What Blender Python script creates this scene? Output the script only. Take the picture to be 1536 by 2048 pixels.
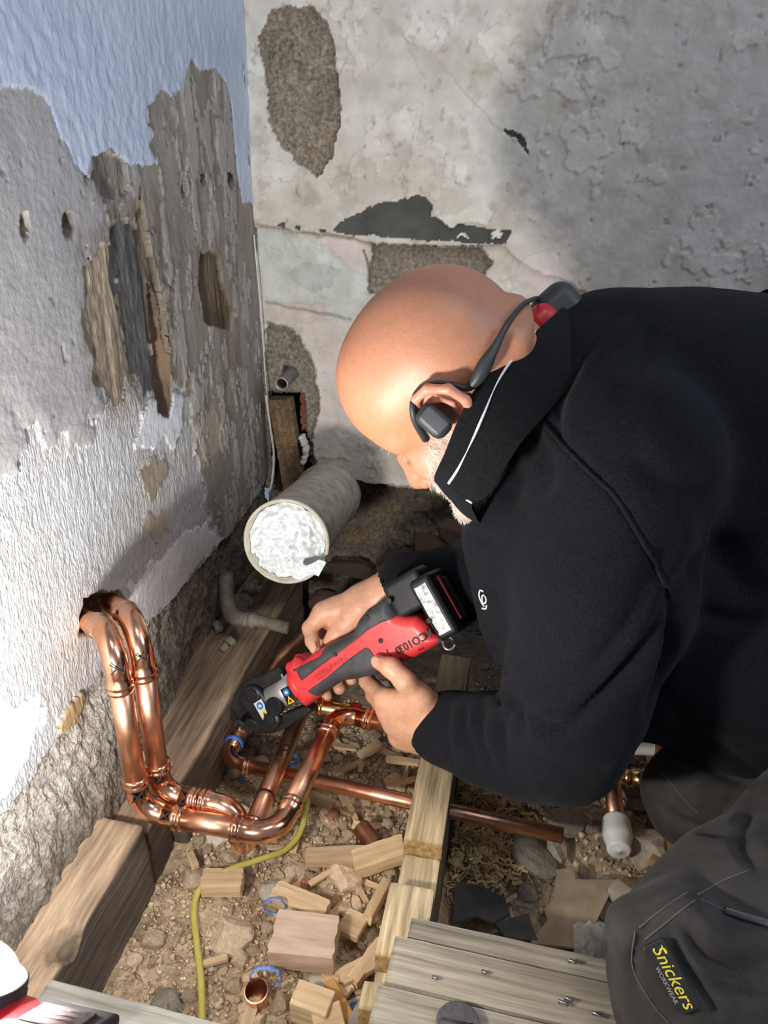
import bpy, bmesh, math, random
import numpy as np
from mathutils import Vector, Matrix, Euler

for o in list(bpy.data.objects):
    bpy.data.objects.remove(o, do_unlink=True)
scene = bpy.context.scene
COL = scene.collection
rng = np.random.default_rng(7)
random.seed(7)

# ------------------------------------------------------------------ camera
FPX = 1530.0; CX0, CY0 = 768.0, 1024.0
PITCH, YAW, ROLL, CAMH = 25.3, 10.4, 0.9, 0.78
_p, _y, _r = [math.radians(a) for a in (PITCH, YAW, ROLL)]
CF = np.array([-math.sin(_y)*math.cos(_p), math.cos(_y)*math.cos(_p), -math.sin(_p)])
_rt = np.array([math.cos(_y), math.sin(_y), 0.0]); _up = np.cross(_rt, CF)
CR = math.cos(_r)*_rt + math.sin(_r)*_up
CU = -math.sin(_r)*_rt + math.cos(_r)*_up
CC = np.array([0.0, 0.0, CAMH])
cam_data = bpy.data.cameras.new('camera'); cam = bpy.data.objects.new('camera', cam_data); COL.objects.link(cam)
M = Matrix(((CR[0], CU[0], -CF[0], CC[0]), (CR[1], CU[1], -CF[1], CC[1]), (CR[2], CU[2], -CF[2], CC[2]), (0, 0, 0, 1)))
cam.matrix_world = M
cam_data.sensor_fit = 'VERTICAL'; cam_data.sensor_height = 36.0
cam_data.lens = FPX*36.0/2048.0
cam_data.clip_start = 0.02; cam_data.clip_end = 50
scene.camera = cam

# ------------------------------------------------------------------ world, lights, exposure
scene.view_settings.view_transform = 'Standard'
scene.view_settings.look = 'None'
scene.view_settings.gamma = 1.0
scene.view_settings.use_curve_mapping = False
scene.view_settings.exposure = 0.45
world = bpy.data.worlds.new('world'); scene.world = world; world.use_nodes = True
bg = world.node_tree.nodes['Background']; bg.inputs[0].default_value = (0.60, 0.72, 1.0, 1); bg.inputs[1].default_value = 0.22

def area_light(name, loc, target, size, energy, color):
    l = bpy.data.lights.new(name, 'AREA'); l.shape = 'RECTANGLE'; l.size = size[0]; l.size_y = size[1]
    l.energy = energy; l.color = color
    o = bpy.data.objects.new(name, l); COL.objects.link(o); o.location = loc
    d = Vector(target) - Vector(loc); o.rotation_euler = d.to_track_quat('-Z', 'Y').to_euler()
    return o
# daylight from the room's window, high on the right-hand side
window_light = area_light('window_daylight', (1.75, 0.45, 1.75), (-0.45, 0.85, 0.55), (0.9, 1.1), 12, (0.72, 0.84, 1.0))

# added overhead fill, no lamp seen, lifts the right bay and trousers
overhead_fill = area_light('overhead_fill_light', (0.45, 0.05, 2.25), (0.05, 0.75, 0.0), (0.35, 0.35), 6.5, (1.0, 0.93, 0.82))

# ------------------------------------------------------------------ pixel helpers (real depth, real size)
def ray(x, y): return CF + CR*(x-CX0)/FPX - CU*(y-CY0)/FPX
def P(x, y, d): return CC + ray(x, y)*d
def onz(x, y, z): r = ray(x, y); return CC + r*((z-CC[2])/r[2])
def onx(x, y, X): r = ray(x, y); return CC + r*((X-CC[0])/r[0])
def ony(x, y, Y): r = ray(x, y); return CC + r*((Y-CC[1])/r[1])

# ------------------------------------------------------------------ object helpers
def link(o, parent=None):
    COL.objects.link(o)
    if parent is not None: o.parent = parent
    return o
def mesh_np(name, v, f, mats=(), smooth=True):
    """v (n,3); f (m,3|4) int array or list of tuples"""
    me = bpy.data.meshes.new(name)
    v = np.asarray(v, dtype=np.float32)
    if isinstance(f, np.ndarray):
        k = f.shape[1]; m = len(f)
        me.vertices.add(len(v)); me.vertices.foreach_set('co', v.ravel())
        me.loops.add(m*k); me.loops.foreach_set('vertex_index', f.astype(np.int32).ravel())
        me.polygons.add(m); me.polygons.foreach_set('loop_start', np.arange(0, m*k, k, dtype=np.int32))
        me.update(calc_edges=True)
    else:
        me.from_pydata(v.tolist(), [], f); me.update()
    if smooth: me.polygons.foreach_set('use_smooth', np.ones(len(me.polygons), dtype=bool))
    for m_ in mats: me.materials.append(m_)
    return me
def set_col(me, c):
    a = me.color_attributes.new('Col', 'FLOAT_COLOR', 'POINT')
    c = np.asarray(c, dtype=np.float32)
    if c.shape[1] == 3: c = np.concatenate([c, np.ones((len(c), 1), np.float32)], 1)
    a.data.foreach_set('color', c.ravel())
def obj(name, me, parent=None, label=None):
    o = link(bpy.data.objects.new(name, me), parent)
    if label: o['label'] = label
    return o
def tag(o, label, cat, group=None):
    o['label'] = label; o['category'] = cat
    if group: o['group'] = group
    return o
def struct(o):
    o['kind'] = 'structure'; return o
def thing(name, label, cat, loc=(0, 0, 0), group=None):
    o = link(bpy.data.objects.new(name, None)); o.empty_display_size = 0.02
    o.location = tuple(loc); tag(o, label, cat, group); return o
def recentre(o):
    """move a child's / thing's origin data: vertices are world, make them local to parent location"""
    return o
def wpart(name, v, f, mat, parent, label=None, smooth=True, base=None):
    """part whose vertices are given in world space"""
    v = np.asarray(v, dtype=np.float64)
    if parent is not None:
        off = np.array(parent.matrix_basis.translation)
        pp = parent.parent
        while pp is not None: off = off + np.array(pp.matrix_basis.translation); pp = pp.parent
        v = v - off
    me = mesh_np(name, v, f, (mat,) if mat else (), smooth)
    return obj(name, me, parent, label)
def wthing(name, v, f, mat, label, cat, group=None, smooth=True):
    """top level single mesh, origin put at its base centre"""
    v = np.asarray(v, dtype=np.float64)
    c = (v.min(0)+v.max(0))/2; c[2] = v[:, 2].min()
    me = mesh_np(name, v-c, f, (mat,) if mat else (), smooth)
    o = obj(name, me); o.location = c
    return tag(o, label, cat, group)

# ------------------------------------------------------------------ geometry helpers
def cat(parts):
    vs, fs, n = [], [], 0
    for v, f in parts:
        v = np.asarray(v, float); vs.append(v); fs += [tuple(int(i)+n for i in q) for q in f]; n += len(v)
    return np.concatenate(vs), fs
def unit(a): a = np.asarray(a, float); return a/np.linalg.norm(a)
def sweep(pts, rad, n=16, caps=True, squash=None):
    pts = np.asarray(pts, float); m = len(pts)
    rad = np.full(m, rad, float) if np.isscalar(rad) else np.asarray(rad, float)
    tan = np.zeros_like(pts); tan[1:-1] = pts[2:]-pts[:-2]; tan[0] = pts[1]-pts[0]; tan[-1] = pts[-1]-pts[-2]
    for i in range(m):
        l = np.linalg.norm(tan[i])
        tan[i] = tan[i]/l if l > 1e-9 else tan[i-1]
    a = np.array([0, 0, 1.0]) if abs(tan[0][2]) < .9 else np.array([1.0, 0, 0])
    u = unit(np.cross(tan[0], a)); V = []
    ang = np.linspace(0, 2*math.pi, n, endpoint=False)
    for i in range(m):
        u = unit(u - tan[i]*(u@tan[i])); w = np.cross(tan[i], u)
        V.append(pts[i] + rad[i]*(np.cos(ang)[:, None]*u + np.sin(ang)[:, None]*w*(squash or 1.0)))
    V = np.concatenate(V); Fc = []
    for i in range(m-1):
        for j in range(n):
            k = (j+1) % n
            Fc.append((i*n+j, i*n+k, (i+1)*n+k, (i+1)*n+j))
    if caps:
        Fc.append(tuple(range(n-1, -1, -1))); Fc.append(tuple((m-1)*n+j for j in range(n)))
    return V, Fc
def bez(ctrl, n=24):
    """Catmull-Rom through ctrl points"""
    c = np.asarray(ctrl, float); c = np.concatenate([[2*c[0]-c[1]], c, [2*c[-1]-c[-2]]]); out = []
    seg = len(c)-3
    for s in range(seg):
        p0, p1, p2, p3 = c[s:s+4]
        k = max(2, n//seg)
        for t in np.linspace(0, 1, k, endpoint=(s == seg-1)):
            out.append(.5*((2*p1)+(-p0+p2)*t+(2*p0-5*p1+4*p2-p3)*t*t+(-p0+3*p1-3*p2+p3)*t**3))
    return np.array(out)
def box(sx, sy, sz, bev=0.0, seg=1):
    bm = bmesh.new(); bmesh.ops.create_cube(bm, size=1.0)
    for v in bm.verts: v.co = Vector((v.co.x*sx, v.co.y*sy, v.co.z*sz))
    if bev: bmesh.ops.bevel(bm, geom=bm.edges[:], offset=bev, segments=seg, affect='EDGES', profile=.6)
    v = np.array([x.co[:] for x in bm.verts]); f = [tuple(q.index for q in p.verts) for p in bm.faces]; bm.free(); return v, f
def frame(ax, upish):
    x = unit(ax); z = unit(np.asarray(upish) - x*(np.asarray(upish)@x)); y = np.cross(z, x)
    return np.stack([x, y, z], 1)          # columns
def xf(v, Rm, t): return np.asarray(v)@np.asarray(Rm).T + np.asarray(t)
def prism(poly, z0, z1, bev=0.0, seg=2):
    """poly (n,2) extruded z0..z1 with bevel on rims"""
    bm = bmesh.new(); a = [bm.verts.new((x, y, z0)) for x, y in poly]; fb = bm.faces.new(a)
    r = bmesh.ops.extrude_face_region(bm, geom=[fb]); vs = [g for g in r['geom'] if isinstance(g, bmesh.types.BMVert)]
    for v in vs: v.co.z = z1
    bmesh.ops.recalc_face_normals(bm, faces=bm.faces[:])
    if bev:
        es = [e for e in bm.edges if abs(e.verts[0].co.z-e.verts[1].co.z) < 1e-9]
        bmesh.ops.bevel(bm, geom=es, offset=bev, segments=seg, affect='EDGES', profile=.5)
    bmesh.ops.triangulate(bm, faces=[f for f in bm.faces if len(f.verts) > 4])
    bm.verts.index_update()
    v = np.array([x.co[:] for x in bm.verts]); f = [tuple(q.index for q in p.verts) for p in bm.faces]; bm.free(); return v, f
def text_mesh(s, size, depth=0.0, shear=0.0, bold=0.0):
    c = bpy.data.curves.new('t', 'FONT'); c.body = s; c.size = size; c.extrude = depth; c.shear = shear; c.offset = bold
    c.align_x = 'CENTER'; c.align_y = 'CENTER'; c.resolution_u = 3
    o = bpy.data.objects.new('t', c); COL.objects.link(o)
    dg = bpy.context.evaluated_depsgraph_get(); me = bpy.data.meshes.new_from_object(o.evaluated_get(dg))
    v = np.array([x.co[:] for x in me.vertices]); f = [tuple(p.vertices) for p in me.polygons]
    bpy.data.objects.remove(o); bpy.data.curves.remove(c); bpy.data.meshes.remove(me)
    return v, f

# ------------------------------------------------------------------ numpy noise
def vnoise2(x, y, seed=0):
    r = np.random.default_rng(seed); N = 256; g = r.random((N, N)).astype(np.float32)
    xi = np.floor(x).astype(int); yi = np.floor(y).astype(int); fx = x-xi; fy = y-yi
    fx = fx*fx*(3-2*fx); fy = fy*fy*(3-2*fy); xi %= N; yi %= N; x1 = (xi+1) % N; y1 = (yi+1) % N
    return (g[xi, yi]*(1-fx)+g[x1, yi]*fx)*(1-fy) + (g[xi, y1]*(1-fx)+g[x1, y1]*fx)*fy
def fbm(x, y, seed=0, octv=4, gain=.5):
    s = 0; a = 1; t = 0
    for i in range(octv):
        s = s + a*vnoise2(x*2**i+17.3*i, y*2**i+5.1*i, seed+i); t += a; a *= gain
    return s/t*2-1                       # about -1..1
def vnoise3(p, seed=0):
    r = np.random.default_rng(seed); N = 64; g = r.random((N, N, N)).astype(np.float32)
    i = np.floor(p).astype(int); f = p-i; f = f*f*(3-2*f); i %= N; j = (i+1) % N
    out = 0
    for a in (0, 1):
        for b in (0, 1):
            for c in (0, 1):
                w = (f[:, 0] if a else 1-f[:, 0])*(f[:, 1] if b else 1-f[:, 1])*(f[:, 2] if c else 1-f[:, 2])
                out = out + w*g[(j if a else i)[:, 0], (j if b else i)[:, 1], (j if c else i)[:, 2]]
    return out*2-1
def fbm3(p, seed=0, octv=3):
    s = 0; a = 1.; t = 0
    for k in range(octv): s = s + a*vnoise3(p*2**k+3.7*k, seed+k); t += a; a *= .5
    return s/t
def poly_sd(px, py, poly):
    """signed distance (negative inside) of points to polygon"""
    poly = np.asarray(poly, float); n = len(poly); d = np.full(px.shape, 1e9); ins = np.zeros(px.shape, bool)
    for i in range(n):
        ax, ay = poly[i]; bx, by = poly[(i+1) % n]; ex, ey = bx-ax, by-ay
        wx, wy = px-ax, py-ay; t = np.clip((wx*ex+wy*ey)/(ex*ex+ey*ey+1e-12), 0, 1)
        d = np.minimum(d, (wx-ex*t)**2+(wy-ey*t)**2)
        c = ((ay > py) != (by > py)) & (px < (bx-ax)*(py-ay)/(by-ay+1e-15)+ax)
        ins ^= c
    d = np.sqrt(d); return np.where(ins, -d, d)
def sstep(a, b, x): t = np.clip((x-a)/(b-a), 0, 1); return t*t*(3-2*t)

# ------------------------------------------------------------------ signed-distance sculpting
class SDF:
    def __init__(s, lo, hi, h):
        s.lo = np.asarray(lo, float); s.h = h
        s.n = np.ceil((np.asarray(hi)-s.lo)/h).astype(int)+1
        s.v = np.full(tuple(s.n), 0.5, np.float32)
    def _sub(s, lo, hi):
        a = np.clip(np.floor((np.asarray(lo)-s.lo)/s.h).astype(int), 0, s.n); b = np.clip(np.ceil((np.asarray(hi)-s.lo)/s.h).astype(int)+1, 0, s.n)
        if (b <= a).any(): return None, None
        ax = [(s.lo[i]+s.h*np.arange(a[i], b[i])).astype(np.float32) for i in range(3)]
        return tuple(slice(a[i], b[i]) for i in range(3)), np.meshgrid(*ax, indexing='ij')
    def _mix(s, sl, d, k, op):
        o = s.v[sl]
        if op == 'sub': d = -d; h = np.clip(.5-.5*(o-d)/k, 0, 1); r = o*(1-h)+d*h + k*h*(1-h)
        else: h = np.clip(.5+.5*(o-d)/k, 0, 1); r = o*(1-h)+d*h - k*h*(1-h)
        s.v[sl] = r
    def cap(s, a, b, ra, rb=None, k=.01, op='add'):
        a = np.asarray(a, float); b = np.asarray(b, float); rb = ra if rb is None else rb; m = max(ra, rb)+k+.02
        sl, g = s._sub(np.minimum(a, b)-m, np.maximum(a, b)+m)
        if sl is None: return s
        e = b-a; L = e@e+1e-12
        w = [g[i]-np.float32(a[i]) for i in range(3)]
        t = np.clip((w[0]*e[0]+w[1]*e[1]+w[2]*e[2])/L, 0, 1)
        d = np.sqrt(sum((w[i]-t*e[i])**2 for i in range(3)))-(ra+(rb-ra)*t)
        s._mix(sl, d, k, op); return s
    def chain(s, pts, rs, k=.01, op='add'):
        for i in range(len(pts)-1): s.cap(pts[i], pts[i+1], rs[i], rs[i+1], k, op)
        return s
    def ell(s, c, R, r, k=.01, op='add'):
        c = np.asarray(c, float); R = np.asarray(R, float); r = np.asarray(r, float); m = max(r)+k+.02
        sl, g = s._sub(c-m, c+m)
        if sl is None: return s
        w = [g[i]-np.float32(c[i]) for i in range(3)]
        q = [w[0]*R[0, i]+w[1]*R[1, i]+w[2]*R[2, i] for i in range(3)]
        k0 = np.sqrt(sum((q[i]/r[i])**2 for i in range(3)))+1e-6; k1 = np.sqrt(sum((q[i]/r[i]**2)**2 for i in range(3)))+1e-6
        s._mix(sl, k0*(k0-1)/k1, k, op); return s
    def rbox(s, c, R, hs, rr, k=.006, op='add'):
        c = np.asarray(c, float); R = np.asarray(R, float); hs = np.asarray(hs, float); m = np.linalg.norm(hs)+k+.02
        sl, g = s._sub(c-m, c+m)
        if sl is None: return s
        w = [g[i]-np.float32(c[i]) for i in range(3)]
        q = [np.abs(w[0]*R[0, i]+w[1]*R[1, i]+w[2]*R[2, i])-(hs[i]-rr) for i in range(3)]
        d = np.sqrt(sum(np.maximum(x, 0)**2 for x in q)) + np.minimum(np.maximum(q[0], np.maximum(q[1], q[2])), 0)-rr
        s._mix(sl, d, k, op); return s
    def mesh(s):
        v = s.v; ins = v < 0; n = np.array(v.shape)
        c = np.zeros(tuple(n-1), np.int8)
        cor = [(i, j, k) for i in (0, 1) for j in (0, 1) for k in (0, 1)]
        sh = lambda A, o: A[o[0]:A.shape[0]-1+o[0], o[1]:A.shape[1]-1+o[1], o[2]:A.shape[2]-1+o[2]]
        for o in cor: c += sh(ins, o)
        act = (c > 0) & (c < 8); idx = np.argwhere(act); N = len(idx)
        num = np.full(act.shape, -1, np.int64); num[act] = np.arange(N)
        vals = {o: v[idx[:, 0]+o[0], idx[:, 1]+o[1], idx[:, 2]+o[2]] for o in cor}
        acc = np.zeros((N, 3)); cnt = np.zeros(N)
        for a in cor:
            for ax in range(3):
                if a[ax]: continue
                b = list(a); b[ax] = 1; b = tuple(b)
                va, vb = vals[a], vals[b]; m = (va < 0) != (vb < 0)
                t = np.where(m, va/(va-vb+1e-20), 0); p = np.tile(np.array(a, float), (N, 1)); p[:, ax] = t
                acc[m] += p[m]; cnt[m] += 1
        P_ = s.lo + s.h*(idx + acc/np.maximum(cnt, 1)[:, None])
        Q = []
        for ax in range(3):
            sl0 = [slice(None)]*3; sl1 = [slice(None)]*3; sl0[ax] = slice(0, -1); sl1[ax] = slice(1, None)
            A = ins[tuple(sl0)]; B = ins[tuple(sl1)]
            e = np.argwhere(A != B); o1, o2 = [(1, 2), (2, 0), (0, 1)][ax]
            ok = (e[:, o1] > 0) & (e[:, o2] > 0) & (e[:, o1] < n[o1]-1) & (e[:, o2] < n[o2]-1); e = e[ok]
            fl = A[e[:, 0], e[:, 1], e[:, 2]]
            def cell(d1, d2):
                q = e.copy(); q[:, o1] -= d1; q[:, o2] -= d2; return num[q[:, 0], q[:, 1], q[:, 2]]
            q = np.stack([cell(1, 1), cell(0, 1), cell(0, 0), cell(1, 0)], 1)
            q[~fl] = q[~fl][:, ::-1]; Q.append(q)
        return P_, np.concatenate(Q)
def smooth_mesh(v, f, it=2, lam=.5):
    e = np.concatenate([f[:, [0, 1]], f[:, [1, 2]], f[:, [2, 3]], f[:, [3, 0]]]); n = len(v)
    for _ in range(it):
        s = np.zeros_like(v); c = np.zeros(n)
        for a, b in ((0, 1), (1, 0)):
            for d in range(3): s[:, d] += np.bincount(e[:, a], v[e[:, b], d], n)
            c += np.bincount(e[:, a], minlength=n)
        v = v + lam*(s/np.maximum(c, 1)[:, None]-v)
    return v
def vnormals(v, f):
    a, b, c, d = (v[f[:, i]] for i in range(4)); nn = np.cross(c-a, d-b); out = np.zeros_like(v)
    for i in range(4):
        for k in range(3): out[:, k] += np.bincount(f[:, i], nn[:, k], len(v))
    return out/(np.linalg.norm(out, axis=1)[:, None]+1e-12)

# ------------------------------------------------------------------ materials
MATS = {}
def nodes(name):
    m = bpy.data.materials.new(name); m.use_nodes = True; nt = m.node_tree
    return m, nt, nt.nodes['Principled BSDF']
def N_(nt, t, **kw):
    n = nt.nodes.new(t)
    for k, v in kw.items(): setattr(n, k, v)
    return n
def mat(name, c1, c2=None, rough=.6, metal=0.0, scale=30, detail=6, bump=0.0, bscale=None, stretch=(1, 1, 1), rnd=0.0, coat=0.0, sss=0.0, alpha=None, spec=None, attr=False, rvar=0.0, sheen=0.0, trans=0.0):
    if name in MATS: return MATS[name]
    m, nt, b = nodes(name); L = nt.links.new
    tc = N_(nt, 'ShaderNodeTexCoord'); mp = N_(nt, 'ShaderNodeMapping'); mp.inputs['Scale'].default_value = stretch
    L(tc.outputs['Object'], mp.inputs['Vector'])
    nz = N_(nt, 'ShaderNodeTexNoise'); nz.inputs['Scale'].default_value = scale; nz.inputs['Detail'].default_value = detail; nz.inputs['Roughness'].default_value = .62
    L(mp.outputs[0], nz.inputs['Vector'])
    c2 = c2 or c1
    rp = N_(nt, 'ShaderNodeValToRGB'); rp.color_ramp.elements[0].position = .34; rp.color_ramp.elements[1].position = .66
    rp.color_ramp.elements[0].color = (*c1, 1); rp.color_ramp.elements[1].color = (*c2, 1)
    L(nz.outputs[0], rp.inputs[0]); out = rp.outputs[0]
    if attr:
        at = N_(nt, 'ShaderNodeAttribute'); at.attribute_name = 'Col'
        mx = N_(nt, 'ShaderNodeMix', data_type='RGBA', blend_type='MULTIPLY'); mx.inputs[0].default_value = 1
        L(at.outputs['Color'], mx.inputs[6]); L(out, mx.inputs[7]); out = mx.outputs[2]
    if rnd:
        oi = N_(nt, 'ShaderNodeObjectInfo'); hs = N_(nt, 'ShaderNodeHueSaturation')
        mr = N_(nt, 'ShaderNodeMapRange'); mr.inputs[3].default_value = 1-rnd; mr.inputs[4].default_value = 1+rnd
        L(oi.outputs['Random'], mr.inputs[0]); L(mr.outputs[0], hs.inputs['Value']); L(out, hs.inputs['Color']); out = hs.outputs[0]
    L(out, b.inputs['Base Color'])
    b.inputs['Roughness'].default_value = rough; b.inputs['Metallic'].default_value = metal
    if rvar:
        mr = N_(nt, 'ShaderNodeMapRange'); mr.inputs[3].default_value = max(0, rough-rvar); mr.inputs[4].default_value = rough+rvar
        L(nz.outputs[0], mr.inputs[0]); L(mr.outputs[0], b.inputs['Roughness'])
    if bump:
        n2 = N_(nt, 'ShaderNodeTexNoise'); n2.inputs['Scale'].default_value = bscale or scale*4; n2.inputs['Detail'].default_value = 5
        L(mp.outputs[0], n2.inputs['Vector'])
        bp = N_(nt, 'ShaderNodeBump'); bp.inputs['Strength'].default_value = 1.0; bp.inputs['Distance'].default_value = bump
        L(n2.outputs[0], bp.inputs['Height']); L(bp.outputs[0], b.inputs['Normal'])
    if coat: b.inputs['Coat Weight'].default_value = coat
    if sss: b.inputs['Subsurface Weight'].default_value = sss; b.inputs['Subsurface Radius'].default_value = (.012, .004, .002); b.inputs['Subsurface Scale'].default_value = .5
    if spec is not None: b.inputs['Specular IOR Level'].default_value = spec
    if sheen: b.inputs['Sheen Weight'].default_value = sheen; b.inputs['Sheen Roughness'].default_value = .4
    if alpha is not None: b.inputs['Alpha'].default_value = alpha
    if trans: b.inputs['Transmission Weight'].default_value = trans
    MATS[name] = m; return m
def emit(name, c, s):
    m, nt, b = nodes(name); b.inputs['Base Color'].default_value = (*c, 1); b.inputs['Emission Color'].default_value = (*c, 1); b.inputs['Emission Strength'].default_value = s
    MATS[name] = m; return m
# ================================================================== WALLS
WX = -0.50; WY = 1.375
def LP(pts): return np.array([onx(x, y, WX)[1:] for x, y in pts])             # pixel outline -> (Y,Z) on the left wall
def BP(pts): return np.array([ony(x, y, WY)[[0, 2]] for x, y in pts])         # pixel outline -> (X,Z) on the back wall
def grid_faces(nu, nv, flip=False):
    i = np.arange(nu*nv).reshape(nu, nv); q = np.stack([i[:-1, :-1], i[1:, :-1], i[1:, 1:], i[:-1, 1:]], -1).reshape(-1, 4)
    return q[:, ::-1] if flip else q
def split_layers(base_name, v, f, ids, col, mats, names):
    root = None
    for k, nm in enumerate(names):
        sel = ids[f[:, 0]] == k
        if not sel.any(): continue
        ff = f[sel]; used, inv = np.unique(ff, return_inverse=True)
        me = mesh_np(nm, v[used], inv.reshape(ff.shape), (mats[k],)); set_col(me, col[used])
        if root is None: root = struct(obj(base_name, me)); 
        else: obj(nm, me, root)
    return root
def mixc(col, m, c): 
    m = np.clip(m, 0, 1)[..., None]; return col*(1-m)+np.array(c)*m

m_paint = mat('gloss_paint', (.94, .96, 1.0), (1, 1, 1), rough=.24, scale=25, bump=.0030, bscale=75, stretch=(1, 1, .62), attr=True, spec=.5)
m_plaster = mat('grey_plaster', (.86, .86, .86), (1.06, 1.05, 1.04), rough=.75, scale=26, bump=.0016, bscale=130, attr=True)
m_render = mat('coarse_render', (.82, .82, .82), (1.08, 1.08, 1.08), rough=.9, scale=120, bump=.0045, bscale=300, stretch=(1, 1, .40), attr=True)
m_masonry = mat('rubble_masonry', (.55, .53, .5), (1.32, 1.3, 1.27), rough=.95, scale=150, bump=.006, bscale=260, attr=True)
m_bare = mat('bare_backing', (.55, .55, .55), (1.3, 1.3, 1.3), rough=.95, scale=45, bump=.003, bscale=160, stretch=(1, 1, .3), attr=True)

def left_wall():
    h = 0.0021
    Y, Z = np.meshgrid(np.arange(.30, WY+.012, h), np.arange(-.24, 1.12, h), indexing='ij')
    shp = Y.shape
    e1 = fbm(Y*55, Z*45, 1, 4)*.007; e2 = fbm(Y*160, Z*120, 5, 3)*.0025
    fine = fbm(Y*150, Z*70, 9, 4); mid = fbm(Y*24, Z*20, 14, 4); big = fbm(Y*6, Z*5, 20, 3); streak = fbm(Y*70, Z*6, 31, 3)
    sd = lambda pts, a=1.0: poly_sd(Y, Z, LP(pts)) + e1*a + e2
    # base: combed coarse render, nearly white
    H = fine*.0007 + fbm(Y*230, Z*60, 33, 2)*.0011
    col = np.ones(shp+(3,))*np.array([.50, .495, .495]); col *= (1+.16*mid)[..., None]
    col = mixc(col, sstep(.1, .7, big)*.35, (.60, .68, .74))
    col = mixc(col, sstep(-.35, -.75, fine)*.35, (.33, .29, .24))
    ids = np.zeros(shp, int)
    # smooth grey plaster coat
    s = sd([(-200, -300), (560, -300), (545, 950), (500, 1010), (470, 1050), (445, 1085), (415, 1040), (400, 960), (390, 880), (372, 800), (345, 760), (300, 770), (262, 745), (248, 720), (240, 790), (232, 760), (205, 830), (180, 850), (170, 890), (140, 905), (115, 880), (95, 900), (70, 862), (40, 850), (42, 905), (20, 960), (0, 975), (-200, 1100)], 3.2)
    pl = s < 0
    hp = .0050 - .002*sstep(-.03, 0, s) + fbm(Y*9, Z*9, 40, 3)*.002 + fbm(Y*120, Z*120, 42, 3)*.0005
    H = np.where(pl, hp, H); ids[pl] = 1
    pc = np.ones(shp+(3,))*np.array([.335, .33, .335]); pc *= (1+.06*mid+.05*big)[..., None]
    rightz = sstep(.84, 1.0, Y + .08*mid)
    pc = mixc(pc, rightz*(.75+.35*streak), (.225, .185, .14))
    pc = mixc(pc, sstep(.25, .6, fbm(Y*30, Z*14, 50, 4))*.7*rightz, (.44, .415, .39))
    pc = mixc(pc, sstep(.15, .5, fbm(Y*34, Z*10, 56, 4))*.7*rightz, (.17, .135, .10))
    pc = mixc(pc, sstep(-.012, 0, s)*.4, (.72, .71, .7))
    col = np.where(pl[..., None], pc, col)
    # pale skim smears over the render near the hole and further up
    for pts, c, hh in (([(255, 1180), (300, 1130), (350, 1090), (400, 1050), (445, 1080), (400, 1130), (350, 1190), (300, 1240), (258, 1262)], (.66, .65, .65), .003),
                       ([(-20, 1420), (60, 1395), (100, 1410), (70, 1480), (30, 1570), (-20, 1640)], (.62, .68, .72), .002),
                       ([(185, 720), (215, 715), (232, 790), (205, 812), (185, 780)], (.66, .71, .76), .003),
                       ([(270, 950), (330, 905), (335, 960), (300, 1000)], (.36, .31, .235), .003),
                       ([(285, 1040), (330, 1025), (340, 1060), (305, 1090)], (.42, .37, .29), .003),
                       ([(380, 830), (430, 820), (440, 900), (395, 925)], (.36, .31, .24), .004),
                       ([(305, 790), (370, 790), (360, 850), (345, 915), (325, 880), (270, 890), (280, 840)], (.74, .77, .82), .006)):
        m = sd(pts, 2.6) < 0; H = np.where(m, hh*.6+fine*.0008, H); col = np.where(m[..., None], np.array(c)*(1+.08*mid)[..., None], col)
        ids[m] = 1
    gz_ = poly_sd(Y, Z, LP([(195, 400), (345, 400), (385, 840), (235, 850), (200, 700)])) + e1*4 + .02*mid
    pg = sstep(.03, -.02, gz_)*(.45+.75*streak+.2*fine); col = mixc(col, np.where(pl, pg, pg*.4), (.15, .12, .09))
    # curling flakes of an older skin over the damp right-hand strip
    fk = fbm(Y*46, Z*15, 90, 4)+.35*fbm(Y*150, Z*90, 94, 3); m = (fk > .20) & pl & (rightz > .25); H = np.where(m, H+.0022, H); col = np.where(m[..., None], col*.6+np.array([.46, .44, .42])*.4, col)
    m = (np.abs(fk-.20) < .03) & pl & (rightz > .25); col = np.where(m[..., None], col*.72, col)
    m = (fbm(Y*60, Z*60, 97, 3) > .62) & pl; H = np.where(m, H-.0015, H); col = np.where(m[..., None], col*.8, col)
    # bare strips where lath / old mortar shows
    bare = [([(172, 335), (186, 312), (212, 304), (246, 326), (252, 372), (232, 402), (196, 392), (165, 356)], (.21, .185, .155), -.001),
            ([(172, 508), (216, 478), (245, 600), (258, 700), (262, 770), (250, 740), (232, 800), (205, 790), (178, 700), (166, 640)], (.24, .195, .14), .0),
            ([(210, 455), (262, 430), (282, 520), (292, 600), (303, 700), (306, 770), (290, 780), (268, 740), (248, 650), (226, 540)], (.085, .08, .078), -.001),
            ([(262, 430), (275, 400), (300, 520), (320, 640), (330, 700), (306, 700), (292, 590), (282, 510)], (.15, .115, .08), -.002)]
    for pts, c, hh in bare:
        s = poly_sd(Y, Z, LP(pts)) + e1*3 + .02*streak
        col = mixc(col, sstep(.030, -.004, s)*(.55+.4*mid), np.array([.17, .135, .10])); H = H-.0015*sstep(.012, -.002, s)
    for pts, c, hh in bare:
        m = sd(pts, 2.4) < .0035; H = np.where(m, hh+fine*.0012+streak*.0015, H); ids[m] = 4
        col = np.where(m[..., None], np.array(c)*(1+.6*streak+.5*fine)[..., None], col)
    m = sd([(393, 506), (415, 502), (432, 508), (440, 556), (452, 600), (463, 625), (455, 662), (425, 655), (402, 645), (391, 570)], .5) < 0
    H = np.where(m, -.004+fbm(Y*140, Z*8, 61, 3)*.004, H); ids[m] = 4
    col = np.where(m[..., None], np.array([.12, .085, .05])*(1+.75*fbm(Y*170, Z*10, 63, 3))[..., None], col)
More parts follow.
